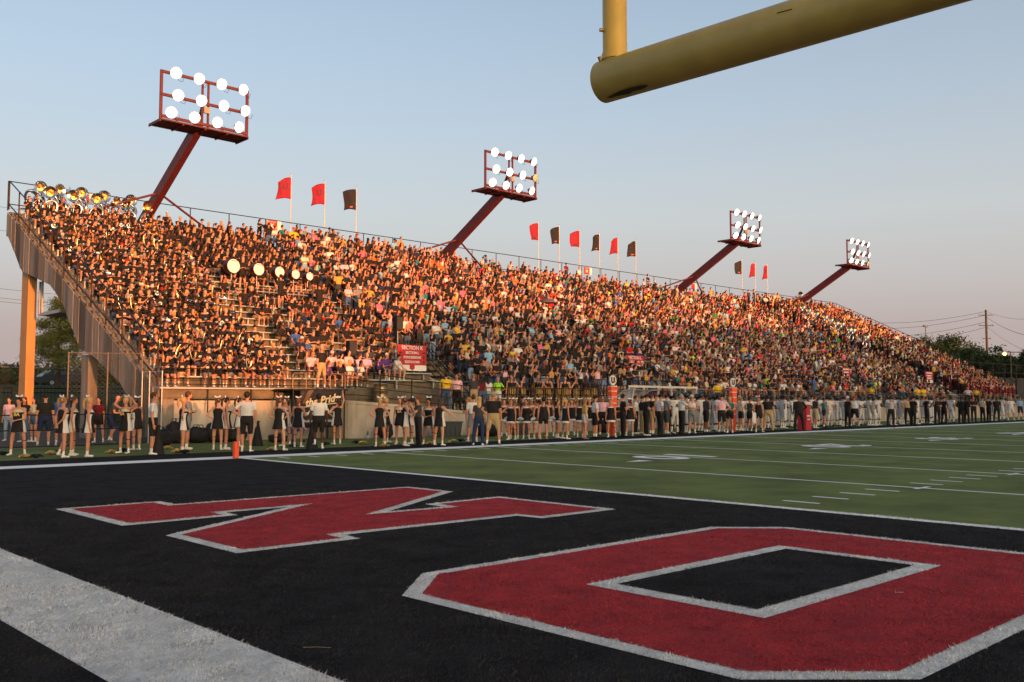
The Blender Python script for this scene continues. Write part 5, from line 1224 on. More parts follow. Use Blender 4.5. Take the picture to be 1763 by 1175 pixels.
for k, (x, row, yaw) in enumerate(((2.75, 24, -10), (3.35, 25, -85), (3.75, 24, -115), (4.65, 25, -20), (5.0, 24, -130), (5.5, 25, -100), (6.1, 24, -105), (7.35, 24, 10), (8.15, 25, -95), (8.75, 24, -80), (7.9, 24, -150), (4.25, 25, -70), (6.7, 25, -100), (6.95, 24, -60))):
    sousa(x, row, yaw, 'silver sousaphone with gold bell in the top band row, '+ORD(k+1)+' from the left')
    person('person', (x, rowy(row)+.6, rowz(row)), yaw if abs(yaw+90) < 60 else -90, 'sit6', f'sousaphone player in black shirt in the top rows, {ORD(k+1)} from the left', 'person', 'marching band in black shirts', 'tee', 'shorts', k % 3, 'black', 'black', 0, 'short', 'brown', .78, 1.0, False)
def rake_at(px, py, h):
    d = _fw+_rt*(px-881.5)/FPX-_up*(py-587.5)/FPX; s = RH/RW; t = (Z0+h-s*(Y0+.35)-CZ+s*CY)/(d[2]-s*d[1]); return (CX+d[0]*t, CY+d[1]*t, CZ+d[2]*t)
for k, (px_, py_) in enumerate(((1346, 502), (1379, 537), (1391, 543), (1403, 548), (1412, 551), (1423, 557), (1432, 562), (1446, 565), (1456, 574), (1470, 578), (1483, 585))):
    p = rake_at(px_, py_, 1.6); row = max(0, min(NR-1, int(round((p[1]-Y0-.35)/RW)))); sousa(p[0], row, -110, red=True, label= 'distant silver sousaphone in the visiting band, '+ORD(k+1)+' along its slanting line')
def on_row(x, row, dy=.35): return (x, rowy(row)+dy, rowz(row)+.03)
# bass drums
for k, (x, r_) in enumerate(((9.9, .355), (11.3, .315), (12.5, .285), (13.45, .25), (14.3, .22))):
    px_, py_, pz_ = on_row(x, 13, .4); e = empty('bass_drum', (px_, py_, pz_)); e.rotation_euler = (0, 0, R(4)); tag(e, f'white headed bass drum on a stand, {ORD(k+1)} from left and in size', 'drum', 'bass drums of the drum line')
    zc = 1.5-.03*k; b = MB(); b.tube([(0, -.2, zc), (0, .2, zc)], r_, 28, 0, False); b.build('shell', M_drum, e, local=True)
    for s in (-1, 1):
        b = MB(); b.tube([(0, s*.2, zc), (0, s*.21, zc)], r_*.985, 28, smooth=False); hd = b.build('drum_head', M_head, e, local=True)
        b = MB(); b.tube([(r_*1.02*math.cos(t), s*.2, zc+r_*1.02*math.sin(t)) for t in np.linspace(0, 2*math.pi, 28, endpoint=False)], .018, 5, 0, False, True, True); b.build('hoop', M_drum, e, local=True)
    letter('YAMAHA', r_*.26, (0, -.216, zc+r_*.72), M_speaker, e, extr=.001)
    b = MB(); b.tube([(0, 0, .55), (0, 0, zc-r_)], .025, 6)
    for a in (90, 210, 330): b.tube([(0, 0, .6), (.42*math.cos(R(a)), .42*math.sin(R(a))-.05, 0)], .016, 5)
    b.build('stand', M_galv, e, local=True)
for k, (x, s) in enumerate(((11.0, 1), (12.7, 1), (14.1, .9))):
    px_, py_, pz_ = on_row(x, 11, .4); e = empty('tenor_drums', (px_, py_, pz_)); tag(e, f'dark maroon set of tenor drums, {["left", "middle", "smaller right"][k]} one of three', 'drum', 'tenor drum sets')
    for t, (dx, rr_) in enumerate(((-.45, .16), (-.15, .2), (.18, .19), (.48, .15))):
        b = MB(); b.tube([(dx*s, .1*abs(dx)*2-.05, .78), (dx*s, .1*abs(dx)*2-.05, 1.02)], rr_*s, 18, 0, True); dr = b.build('drum', M_drum, e, local=True)
        b = MB(); b.tube([(dx*s, .1*abs(dx)*2-.05, 1.02), (dx*s, .1*abs(dx)*2-.05, 1.026)], rr_*s*.97, 18, smooth=False); b.build('drum_head', M_head, dr, local=True)
    b = MB(); b.tube([(-.6*s, -.2, .86), (-.2*s, -.26, .86), (.2*s, -.26, .86), (.6*s, -.2, .86)], .03, 6); b.tube([(0, 0, .8), (0, 0, .3)], .025, 6)
    for a in (90, 210, 330): b.tube([(0, 0, .4), (.35*math.cos(R(a)), .35*math.sin(R(a)), 0)], .014, 5)
    b.build('stand', M_galv, e, local=True)
for k, x in enumerate((10.07, 11.04, 12.09, 13.18, 14.22, 15.24)):
    px_, py_, pz_ = on_row(x, 10, .35); e = empty('snare_drum', (px_, py_, pz_)); tag(e, f'maroon snare drum on a stand, {ORD(k+1)} of six from the left', 'drum', 'snare drums')
    b = MB(); b.tube([(0, 0, .58), (0, 0, .86)], .18, 20); b.build('shell', M_drum, e, local=True)
    b = MB(); b.tube([(0, 0, .862), (0, 0, .87)], .175, 20, smooth=False); b.build('drum_head', M_head, e, local=True)
    b = MB(); b.tube([(0, 0, .57), (0, 0, .25)], .02, 6)
    for a in (90, 210, 330): b.tube([(0, 0, .35), (.28*math.cos(R(a)), .28*math.sin(R(a)), 0)], .013, 5)
    b.build('stand', M_galv, e, local=True)
for k, (x, row, st) in enumerate(((9.85, 14, 'st2'), (10.9, 14, 'st2'), (12.0, 14, 'sit4'), (13.0, 14, 'sit2'), (14.0, 14, 'sit4'), (15.2, 14, 'st2'), (12.0, 11, 'sit2'), (12.6, 11, 'sit6'), (13.5, 11, 'sit2'), (10.6, 12, 'sit2'), (14.9, 12, 'sit6'), (9.6, 10, 'sit2'), (10.4, 9, 'sit1'), (11.6, 9, 'sit2'), (13.9, 9, 'sit4'))):
    person('person', (x, rowy(row)+(.4 if st[:2] == 'st' else .6), rowz(row)+.02), -90+rd.uniform(-25, 25), st, f'drum line member in black shirt near the drums, {ORD(k+1)} of the group', 'person', 'drum line members', 'tee', 'shorts', k % 3, 'black', 'black', k % 2, 'short' if k % 4 else 'cap', rd.choice(['brown', 'dark', 'sandy']), .8, 1.03, False)
for k, (x, row, yaw) in enumerate(((13.55, 10, 80), (11.75, 11, 100), (15.0, 8, 70), (15.5, 8, 95))):
    person('person', on_row(x, row, .2), yaw, 'st1' if k > 1 else 'st2', ['drummer in black seen from behind before the middle tenor drums', 'drummer in black seen from behind between the tenor drums', 'girl in black dress standing at the yellow rope with her back turned', 'taller figure in black standing at the yellow rope beside the girl'][k], 'person', None, 'tee', 'shorts', 0, 'black', 'black', 1, ['short', 'short', 'long', 'long'][k], ['brown', 'dark', 'blonde', 'brown'][k], .8, 1.03, False)
# conductor on the platform
person('person', (8.27, 9.35, 2.02), -75, 'n_bigdown_m', 'band director in black polo and khaki shorts standing on the small platform', 'person', None, 'tee', 'long_shorts', 0, 'black', 'khaki', 2, 'short', 'grey', .85, 1.0)
# speakers, umbrella, barrel
for x, row, zz, lb in ((15.75, 5, 1.15, 'black loudspeaker on a pole beside the yellow rope'), (11.5, 2, .75, 'black loudspeaker on a pole among the seated staff')):
    px_, py_, pz_ = on_row(x, row, .15); e = empty('loudspeaker', (px_, py_, pz_)); tag(e, lb, 'loudspeaker')
    b = MB(); b.prism([(-.2, -.18), (.2, -.18), (.16, .18), (-.16, .18)], zz, zz+.68); cb = b.build('cabinet', M_speaker, e, local=True)
    b = MB(); b.box(-.175, .175, -.192, -.182, zz+.04, zz+.64); b.build('grille', mat('grille', (.025, .025, .027), .5, bump=.6, bscale=90), cb, local=True)
    b = MB(); b.tube([(0, 0, 0), (0, 0, zz)], .02, 8); b.build('pole', M_galv, e, local=True)
    b = MB()
    for a in (90, 210, 330): b.tube([(0, 0, .45), (.4*math.cos(R(a)), .4*math.sin(R(a))*.6, 0.01)], .012, 5)
    b.build('tripod', M_galv, e, local=True)
px_, py_, pz_ = on_row(32.05, 12, .4); e = empty('umbrella', (px_, py_, pz_)); tag(e, 'open grey umbrella held above the middle of the crowd', 'umbrella')
b = MB(); n = 8; vs = [(0, 0, 1.85)]+[(.62*math.cos(R(45*k)), .62*math.sin(R(45*k)), 1.55) for k in range(n)]+[(.36*math.cos(R(45*k)), .36*math.sin(R(45*k)), 1.77) for k in range(n)]
b.add(vs, [(0, 9+k, 9+(k+1) % n) for k in range(n)]+[(9+k, 1+k, 1+(k+1) % n, 9+(k+1) % n) for k in range(n)], 0, True); c = b.build('canopy', cm('umbrella_grey', (96, 88, 92)), e, local=True); so = c.modifiers.new('t', 'SOLIDIFY'); so.thickness = .008
b = MB(); b.tube([(0, 0, .9), (0, 0, 1.9)], .012, 6); b.build('shaft', M_galv, e, local=True)
e = empty('barrel', (11.55, 9.85, 1.35)); tag(e, 'bronze lit waste barrel on the ramp behind the rails', 'barrel')
b = MB(); b.lathe([(0, 0), (.29, 0), (.3, .02), (.3, .3), (.31, .31), (.3, .32), (.3, .62), (.31, .63), (.3, .64), (.3, .92), (.31, .93), (.28, .94), (0, .9)], n=22); b.build('drum', mat('barrel_bronze', (.30, .2, .10), .35, metal=.6), e, local=True)
b = MB(); b.tube([(.315*math.cos(t), .315*math.sin(t), .93) for t in np.linspace(0, 2*math.pi, 22, endpoint=False)], .018, 5, 0, False, True, True); b.build('rim', M_galv, e, local=True)
# ------------------------------------------------------------------ sideline people
M_panel = CL['white']; M_yoke = cm('uniform_cream', (196, 184, 158))
def loft(q, rings, n=22, k0=None):
    J = q.J; k = J['k']; b = MB(); vs = []
    for up_, rx, ry, fwd in rings:
        for j in range(n):
            t = 2*math.pi*j/n; vs.append(J['top']+J['u']*up_*k+np.array((1., 0, 0))*rx*k*math.cos(t)-J['fr']*ry*k*math.sin(t)+J['fr']*fwd*k)
    return vs, n
def dress_mesh(pn, kind):
    key = ('dress', pn, kind)
    if key not in MESHC:
        q = PROTO[pn]
        rings = [(-.20, .222, .185, 0), (-.175, .222, .185, 0), (-.12, .210, .172, 0), (-.03, .195, .150, 0), (.05, .180, .132, 0), (.16, .150, .116, .0), (.25, .156, .124, .008), (.32, .166, .146, .02), (.375, .156, .132, .012), (.425, .14, .112, .0), (.46, .098, .094, .0)]
        vs, n = loft(q, rings); fs = []; ms = []
        for i in range(len(rings)-1):
            for j in range(n):
                t = 2*math.pi*(j+.5)/n; side = abs(math.cos(t)) > .86; fs.append((i*n+j, i*n+(j+1) % n, (i+1)*n+(j+1) % n, (i+1)*n+j))
                if kind == 'panel': m = 2 if i >= 8 and math.sin(t) < .2 else 1 if side and i < 7 else 0
                elif kind == 'hem': m = 1 if i < 2 or (i >= 9) else 0
                else: m = 0
                ms.append(m)
        me = bpy.data.meshes.new('uniform'); me.from_pydata([tuple(v) for v in vs], [], fs)
        for m in (CL['black'], M_panel, M_yoke): me.materials.append(m)
        me.polygons.foreach_set('material_index', ms); me.polygons.foreach_set('use_smooth', [True]*len(fs)); MESHC[key] = me
    return MESHC[key]
def strap_mesh(pn):
    key = ('strap', pn)
    if key not in MESHC:
        J = PROTO[pn].J; K, A = J['knr'], J['anr']; c = K+(A-K)*.12; d = unit(A-K); s = unit(np.cross(d, (0, 1., 0))); t = np.cross(d, s); b = MB()
        b.tube([c+s*.056*math.cos(a)+t*.06*math.sin(a) for a in np.linspace(0, 2*math.pi, 14, endpoint=False)], .012, 5, 0, False, True, True)
        me = bpy.data.meshes.new('knee_strap'); me.from_pydata([tuple(v) for v in b.v], [], b.f); me.materials.append(CL['black']); MESHC[key] = me
    return MESHC[key]
def overall_mesh(pn):
    key = ('ov', pn)
    if key not in MESHC:
        q = PROTO[pn]; J = q.J; k = J['k']; b = MB(); n = 26
        def stripe(rings):
            vs, fs, ms = [], [], []
            for c, rx, ry in rings:
                for j in range(n): t = 2*math.pi*j/n; vs.append(c+np.array((rx*math.cos(t), ry*math.sin(t), 0))*k)
            for i in range(len(rings)-1):
                for j in range(n): b.add([vs[i*n+j], vs[i*n+(j+1) % n], vs[(i+1)*n+(j+1) % n], vs[(i+1)*n+j]], [(0, 1, 2, 3)], j % 2, False)
        P = J['top']; stripe([(P+np.array((0, 0, -.10))*k, .205, .155), (P+np.array((0, 0, .05))*k, .19, .14), (P+np.array((0, 0, .16))*k, .172, .128), (P+np.array((0, 0, .24))*k, .172, .13)])
        for s, kn in ((-1, 'knl'), (1, 'knr')):
            h = P+np.array((s*.095, 0, -.06))*k; K = J[kn]; e = K+(K-h)*.12; stripe([(e, .108, .112), (e+(h-e)*.06, .11, .114), ((h+K)/2, .112, .116), (h, .112, .135)])
        me = bpy.data.meshes.new('striped_overalls'); me.from_pydata([tuple(v) for v in b.v], [], b.f)
        for m in (cm('stripe_gold', (186, 148, 86)), CL['black']): me.materials.append(m)
        me.polygons.foreach_set('material_index', b.m); MESHC[key] = me
    return MESHC[key]
def chest_text(pn, s, size, back=False):
    key = ('ct', pn, s, back)
    if key not in MESHC:
        q = PROTO[pn]; J = q.J; k = J['k']; pad = q.p.get('pads'); f = q.p.get('build', 'f') == 'f'; me = text_mesh(s, size, .004, bold=.006); n = len(me.vertices); co = np.zeros(n*3); me.vertices.foreach_get('co', co); co = co.reshape(-1, 3)
        dep = (.165 if f else .14 if not pad else .15)*q.p.get('bulk', 1) if not back else (.128 if not pad else .14)*q.p.get('bulk', 1)
        fr = J['fr'] if not back else -J['fr']; sx_ = 1 if not back else -1; c = J['top']+J['u']*(.31 if not pad else .28)*k+fr*dep*k
        out = np.array([c+np.array((sx_*v[0], 0, 0))+J['u']*v[1]+fr*(v[2]-2.2*v[0]**2) for v in co]); me.vertices.foreach_set('co', out.ravel()); me.materials.clear(); me.materials.append(PRINTG); MESHC[key] = me
    return MESHC[key]
NP = 'sideline people'
def cheer(px, py, head, pn, label, hc='brown', kind='panel', sk=0, txt=None, scale=.98, style='pony', pom=False):
    x, y = G(px, py); o = person('person', (x, y, .004), head, pn, label, 'cheerleader', 'cheerleaders on the sideline', 'dress', 'brief', sk, 'black', 'black', 0, style, hc, .76, scale)
    link('uniform', dress_mesh(pn, kind), o); link('knee_strap', strap_mesh(pn), o)
    if txt: c = link('lettering', chest_text(pn, txt, .13), o)
    return o
CH = [(30, 785, 232, 'n_front_f', 'cheerleader facing us at far left, looking down with hands together', 'dark', 'BA'), (106, 789, 12, 'n_back_f', 'cheerleader with very long blonde ponytail, hands clasped behind her back', 'sandy', None), (124, 786, -28, 'n_down_f', 'cheerleader standing in the middle of three who look right, leftmost group', 'brown', None), (151, 788, -22, 'n_hip1_f', 'smaller blonde cheerleader on the right of three who look right', 'blonde', None),
 (215, 782, 205, 'n_head_f', 'cheerleader with both hands on her head, leaning bald man behind', 'blonde', 'BA'), (234, 776, 110, 'n_hip1_f', 'cheerleader turned away beside the one with hands on head', 'brown', None), (314, 780, -20, 'n_hip_f', 'cheerleader with hand on hip before the boy in grey', 'blonde', None), (374, 776, 60, 'n_hip1_f', 'cheerleader with dark ponytail seen from behind left of the pylon', 'brown', None), (389, 775, -25, 'n_down_f', 'cheerleader looking right just left of the pylon boy', 'dark', None), (411, 770, -40, 'n_fold_f', 'cheerleader half hidden behind the boy in the raglan shirt', 'dark', None),
 (480, 777, 30, 'n_hip_f', 'cheerleader with hand on hip left of the banner', 'brown', None), (491, 769, 200, 'n_down_f', 'cheerleader partly hidden behind the one with hand on hip', 'brown', None), (513, 771, 40, 'n_fold_f', 'auburn haired cheerleader with back turned before the banner left edge', 'auburn', None), (580, 766, 80, 'n_up_f', 'cheerleader raising an arm to her head at the banner right edge', 'brown', None), (653, 770, 55, 'n_hip_f', 'blonde cheerleader seen from behind with hands on hips before the curved wall', 'blonde', None), (664, 763, -60, 'n_down_f', 'cheerleader hidden behind the blonde one with hands on hips', 'blonde', None),
 (688, 766, 225, 'n_down_f', 'cheerleader facing us left of the photographer', 'sandy', 'BA'), (698, 769, -30, 'n_out_f', 'cheerleader lifting her forearms beside the photographer', 'auburn', None), (708, 765, 150, 'n_hip1_f', 'dark haired cheerleader behind the photographer', 'dark', None), (738, 766, 215, 'n_front_f', 'dark ponytailed cheerleader right behind the photographer', 'black', None), (757, 768, 20, 'n_out_f', 'brown haired cheerleader stretching one arm down, right of the photographer', 'brown', None)]
for px, py, h, pn, lb, hc, tx in CH: cheer(px, py, h, pn, lb, hc, txt=tx, sk=2 if hc in ('black',) else rd.choice([0, 1, 0]), style='long' if px == 757 else 'pony')
CH2 = [(880, 758, 200, 'n_out_f', 'white hemmed cheerleader striding with pom poms right of the man in black', 'auburn'), (887, 757, 60, 'n_down_f', 'white hemmed cheerleader with back turned beside the striding one', 'sandy'), (906, 757, 228, 'n_hip1_f', 'white hemmed cheerleader facing us with pom poms at her sides', 'brown'), (926, 757, 80, 'n_down_f', 'white hemmed cheerleader behind the girl in black shorts', 'dark'), (960, 755, -25, 'n_hip1_f', 'white hemmed cheerleader with pom poms, left of a blonde one', 'brown'), (974, 757, -10, 'n_down_f', 'blonde white hemmed cheerleader seen half from behind with pom poms', 'blonde'), (999, 754, 30, 'n_fold_f', 'white hemmed cheerleader behind the woman in the yellow top', 'brown'), (1052, 754, 215, 'n_down_f', 'white hemmed cheerleader just right of the nearer orange marker', 'sandy'), (1085, 752, 60, 'n_down_f', 'white hemmed cheerleader beside the man in black and gold', 'auburn'), (985, 750, 200, 'n_hip_f', 'cheerleader in second line behind the blonde one', 'brown')]
for px, py, h, pn, lb, hc in CH2: cheer(px, py, h, pn, lb, hc, 'hem', txt=None, scale=.96)
CH3 = [(868, 752, 215, 'n_fold_f', 'cheerleader in the rear line behind the striding pom pom girl', 'dark'), (915, 752, 60, 'n_hip1_f', 'cheerleader in the rear line between two white hemmed ones', 'sandy'), (946, 752, 200, 'n_down_f', 'cheerleader in the rear line right of the girl in black shorts', 'auburn'), (1015, 750, 230, 'n_down_f', 'cheerleader in the rear line behind the chain crew man', 'blonde'), (1064, 750, 215, 'n_fold_f', 'cheerleader in the rear line left of the man in black and gold', 'brown')]
for px, py, h, pn, lb, hc in CH3: cheer(px, py, h, pn, lb, hc, 'hem', scale=.97)
def stripes():
    m = bpy.data.materials.new('referee_stripes'); m.use_nodes = True; nt = m.node_tree; b = nt.nodes['Principled BSDF']; tc = nt.nodes.new('ShaderNodeTexCoord'); w = nt.nodes.new('ShaderNodeTexWave'); w.bands_direction = 'X'; w.inputs['Scale'].default_value = 5.2
    r = nt.nodes.new('ShaderNodeValToRGB'); r.color_ramp.interpolation = 'CONSTANT'; r.color_ramp.elements[0].color = (.012, .012, .012, 1); r.color_ramp.elements[1].position = .5; r.color_ramp.elements[1].color = (.75, .74, .72, 1)
    nt.links.new(tc.outputs['Object'], w.inputs['Vector']); nt.links.new(w.outputs['Fac'], r.inputs['Fac']); nt.links.new(r.outputs['Color'], b.inputs['Base Color']); b.inputs['Roughness'].default_value = .8; return m
M_ref = stripes()
def per(px, py, head, pn, label, top, bottom, topc, botc, style='short', hc='brown', sk=0, shoe=0, sock=.8, scale=1.0, capc='black', y=None, z=.004, cat='person', grp=None):
    x, yy = G(px, py) if y is None else (AY(px, py, y)[0], y)
    return person('person', (x, yy, z), head, pn, label, cat, grp, top, bottom, sk, topc, botc, shoe, style, hc, sock, scale, True, CL[capc])
per(76, 771, 70, 'n_down_m', 'man in black shirt, navy shorts and cap standing at the left fence', 'tee', 'long_shorts', 'black', 'navy', 'cap', 'brown', 0, 2)
per(103, 768, 60, 'n_fold_m', 'man in blue shirt standing at the left fence behind the long ponytail', 'tee', 'long_shorts', 'blue', 'grey', 'cap', 'brown', 0, 0, capc='navy')
per(190, 764, -40, 'n_lean_m', 'bald heavy man in grey blue shirt leaning on the fence', 'tee', 'long_shorts', 'charcoal', 'navy', None, 'grey', 0, 2)
per(14, 760, 230, 'n_down_f', 'woman in mauve top behind the fence at far left', 'tee', 'pants', 'rose', 'lightdenim', 'long', 'dark', 0, 0)
per(262, 784, -28, 'n_down_m', 'boy in white raglan shirt and black shorts beside a black megaphone, looking right', 'tee', 'long_shorts', 'white', 'black', 'short', 'brown', 0, 0)
per(322, 775, -30, 'n_fold_m', 'taller boy in grey and white shirt behind the hand on hip cheerleader', 'tee', 'long_shorts', 'grey', 'grey', 'short', 'brown', 0, 0, scale=1.03)
per(424, 779, 50, 'n_hip1_m', 'boy in white raglan shirt seen from behind right of the pylon', 'tee', 'long_shorts', 'white', 'black', 'short', 'dark', 0, 0, scale=1.02)
per(548, 774, 60, 'n_step_m', 'dark skinned boy in white raglan shirt lifting one heel before the banner', 'tee', 'long_shorts', 'white', 'black', 'short', 'black', 4, 0)
per(500, 762, -80, 'n_sit_m', 'man in dark clothes and cap sitting left of the banner', 'tee', 'pants', 'black', 'denim', 'cap', 'brown', 0, 1)
ph = per(720, 770, 160, 'n_cam_f', 'photographer in grey shirt and black trousers raising a camera', 'tee', 'pants', 'charcoal', 'black', 'short', 'auburn', 0, 1)
per(806, 757, 130, 'n_fold_f', 'girl in black top and pale denim shorts left of the jeans woman', 'tank', 'shorts', 'black', 'lightdenim', 'long', 'sandy', 0, 2, sock=0)
per(815, 762, 60, 'n_down_m', 'person in white shirt half hidden behind the woman in jeans', 'tee', 'long_shorts', 'white', 'grey', 'short', 'brown', 0, 0)
per(825, 768, 45, 'n_down_f', 'blonde woman in dark grey shirt and blue jeans seen from behind', 'tee', 'pants', 'charcoal', cm('dark_jeans', (38, 52, 84)), 'long', 'blonde', 0, 0)
per(849, 768, 45, 'n_bigdown_m', 'broad man in black shirt, khaki shorts and cap seen from behind', 'tee', 'long_shorts', 'black', 'khaki', 'cap', 'brown', 0, 2, capc='khaki', scale=1.05)
per(936, 760, 50, 'n_down_f', 'girl in black tank top and black shorts walking away on the sideline', 'tank', 'shorts', 'black', 'black', 'bun', 'dark', 0, 1, sock=0)
per(1007, 757, -35, 'n_down_f', 'curly haired woman in mustard top and white shorts', 'tank', 'shorts', 'gold', 'white', 'bob', 'sandy', 0, 2, sock=0)
per(1025, 755, -35, 'n_bigdown_m', 'chain crew man in white polo, red collar and black cap', 'polo', 'long_shorts', 'white', 'black', 'cap', 'brown', 0, 1)
per(1038, 752, 215, 'n_down_m', 'chain crew man in white vest holding the nearer orange marker', 'polo', 'long_shorts', 'rose', 'black', 'short', 'dark', 2, 1)
for a in ((40, 762, 225, 'n_down_f', 'woman in dark top behind the fence right of the leftmost cheerleader', 'tee', 'pants', 'black', 'denim', 'long', 'brown'), (57, 762, 200, 'n_fold_f', 'girl in tan top behind the left fence', 'tee', 'shorts', 'cream', 'denim', 'bob', 'dark'), (168, 763, 230, 'n_down_f', 'woman in maroon shirt behind the left fence', 'tee', 'shorts', 'maroon', 'black', 'long', 'dark'), (900, 749, -50, 'n_fold_m', 'man in grey shirt behind the white hemmed cheerleaders', 'tee', 'long_shorts', 'charcoal', 'black', 'cap', 'brown'), (1095, 748, -60, 'n_down_m', 'man in white shirt inside the clear shelter', 'tee', 'pants', 'white', 'black', 'short', 'brown'), (1106, 747, -30, 'n_hip1_m', 'man in black polo at the shelter opening', 'tee', 'pants', 'black', 'khaki', 'cap', 'brown'), (1130, 747, 215, 'n_fold_m', 'boy in gold shirt behind the pale polo man', 'tee', 'long_shorts', 'gold', 'black', 'short', 'dark'), (1156, 747, -20, 'n_down_m', 'staff man in black shirt left of the first player', 'tee', 'pants', 'black', 'black', 'cap', 'brown')): per(*a)
L3 = [(1073, 753, -35, 'n_fold_m', 'man in black and gold shirt with arms folded left of the shelter', 'tee', 'pants', 'black', 'black', 'short', 'dark', 0, 1), (1113, 751, -40, 'n_big_m', 'heavy man in black with arms folded in front of the shelter', 'tee', 'pants', 'black', 'black', 'cap', 'grey', 0, 0), (1122, 749, -30, 'n_hip1_m', 'man in black shirt and khaki shorts with one leg back by the shelter', 'tee', 'long_shorts', 'black', 'khaki', 'short', 'brown', 0, 2), (1137, 753, -30, 'n_hip_m', 'man in pale grey polo and black trousers nearest the sideline stripe', 'tee', 'pants', 'white', 'black', 'cap', 'brown', 0, 1), (1148, 749, -30, 'n_fold_m', 'man in grey polo and dark shorts beside the pale polo man', 'tee', 'long_shorts', 'grey', 'charcoal', 'cap', 'brown', 0, 2), (1174, 749, -25, 'n_face_m', 'bald man in white shirt and black trousers touching his chin', 'tee', 'pants', 'white', 'black', 'short', 'grey', 0, 1), (1192, 747, 215, 'n_fold_m', 'young man in sleeveless white shirt, grey shorts and white cap', 'tank', 'long_shorts', 'white', 'grey', 'cap', 'brown', 0, 0, 'white'), (1216, 747, -30, 'n_fold_m', 'coach in dark grey shirt and black shorts among the players', 'tee', 'long_shorts', 'charcoal', 'black', 'cap', 'brown', 3, 1), (1243, 747, 220, 'n_hip1_m', 'chain crew man in red and white vest beside the farther orange marker', 'polo', 'long_shorts', 'rose', 'black', 'cap', 'brown', 0, 1), (1257, 746, 200, 'n_fold_f', 'trainer in teal shirt and black shorts right of the farther marker', 'tee', 'shorts', 'teal', 'black', 'bob', 'blonde', 0, 0),
 (1276, 745, -30, 'n_hip_f', 'woman in pale yellow shirt and black shorts with hand on hip', 'tee', 'shorts', 'cream', 'black', 'pony', 'sandy', 0, 1), (1291, 745, -30, 'n_front_f', 'trainer in slate shirt holding a white towel', 'tee', 'shorts', 'charcoal', 'black', 'bun', 'dark', 2, 1), (1306, 745, 225, 'n_down_f', 'tall girl in black jersey top and black shorts facing us', 'tank', 'shorts', 'black', 'black', 'pony', 'auburn', 0, 0), (1323, 744, 30, 'n_bigdown_m', 'big man in black polo and khaki trousers turned away', 'tee', 'pants', 'black', 'khaki', 'short', 'dark', 0, 1), (1376, 742, 222, 'n_bigdown_m', 'tall man dressed all in black beside the red pad', 'long', 'pants', 'black', 'black', 'cap', 'brown', 2, 1), (1404, 738, -35, 'n_fold_m', 'coach in dark shirt and khaki shorts holding papers right of the red pad', 'tee', 'long_shorts', 'charcoal', 'khaki', 'short', 'brown', 0, 0), (1419, 737, -60, 'n_front_f', 'trainer in blue grey shirt and black shorts beside the khaki coach', 'tee', 'shorts', 'teal', 'black', 'bun', 'dark', 2, 1), (1460, 736, -30, 'n_big_m', 'coach in black with white cap and folded arms', 'tee', 'pants', 'black', 'black', 'cap', 'brown', 2, 1, 'white'), (1472, 736, 200, 'n_bigdown_m', 'chain crew man in white vest and red cap beside the black coach', 'polo', 'long_shorts', 'white', 'black', 'cap', 'brown', 0, 1, 'red'),
 (1563, 732, 225, 'n_down_m', 'coach in tan shirt and black trousers right of the referee', 'tee', 'pants', 'khaki', 'black', 'cap', 'brown', 0, 1), (1573, 734, -20, 'n_fold_m', 'coach in black shirt and trousers just right of the tan shirt coach', 'tee', 'pants', 'black', 'black', 'cap', 'brown', 0, 1), (1596, 731, -40, 'n_hip_m', 'coach in black polo standing alone before the second yard number', 'tee', 'pants', 'black', 'black', 'short', 'brown', 0, 1), (1614, 731, 220, 'n_face_m', 'coach in black lifting hands to his head', 'tee', 'pants', 'black', 'black', 'cap', 'brown', 2, 1), (1626, 731, -30, 'n_bigdown_m', 'coach in black stepping left of the player without helmet', 'tee', 'pants', 'black', 'black', 'cap', 'brown', 0, 1), (1655, 730, -35, 'n_bigdown_m', 'dark figure in black at the left of the close pair', 'long', 'pants', 'black', 'black', 'cap', 'dark', 4, 1), (1665, 730, -35, 'n_big_m', 'dark figure in black at the right of the close pair', 'long', 'pants', 'black', 'black', 'cap', 'dark', 4, 1), (1677, 727, 215, 'n_fold_m', 'coach in black with folded arms right of the close pair', 'tee', 'pants', 'black', 'black', 'short', 'brown', 0, 1), (1692, 727, -30, 'n_hip_m', 'man in gold polo and black trousers near the right end', 'tee', 'pants', 'cream', 'black', 'cap', 'grey', 0, 1), (1703, 727, -30, 'n_fold_m', 'man in black next to the gold polo man', 'tee', 'pants', 'black', 'black', 'cap', 'brown', 0, 1), (1717, 727, 30, 'n_down_m', 'man in black shirt in front of the tall white player', 'tee', 'pants', 'black', 'black', 'short', 'brown', 3, 1), (1741, 724, 220, 'n_bigdown_m', 'man in white shirt and white shorts near the right picture edge', 'tee', 'long_shorts', 'white', 'white', 'short', 'grey', 0, 0), (1757, 723, 220, 'n_down_m', 'man in blue and white shirt at the right picture edge', 'tee', 'long_shorts', 'sky', 'navy', 'short', 'brown', 0, 0)]
for a in L3: per(*a[:12], .8, 1.03, a[12] if len(a) > 12 else 'black') if False else per(a[0], a[1], a[2], a[3], a[4], a[5], a[6], a[7], a[8], a[9], a[10], a[11], a[12] if isinstance(a[12], int) else 0, .8, 1.03, a[13] if len(a) > 13 else 'black')
per(1535, 737, 20, 'n_down_m', 'referee in black and white striped shirt standing on the sideline', 'tee', 'pants', M_ref, 'black', 'cap', 'brown', 0, 1)
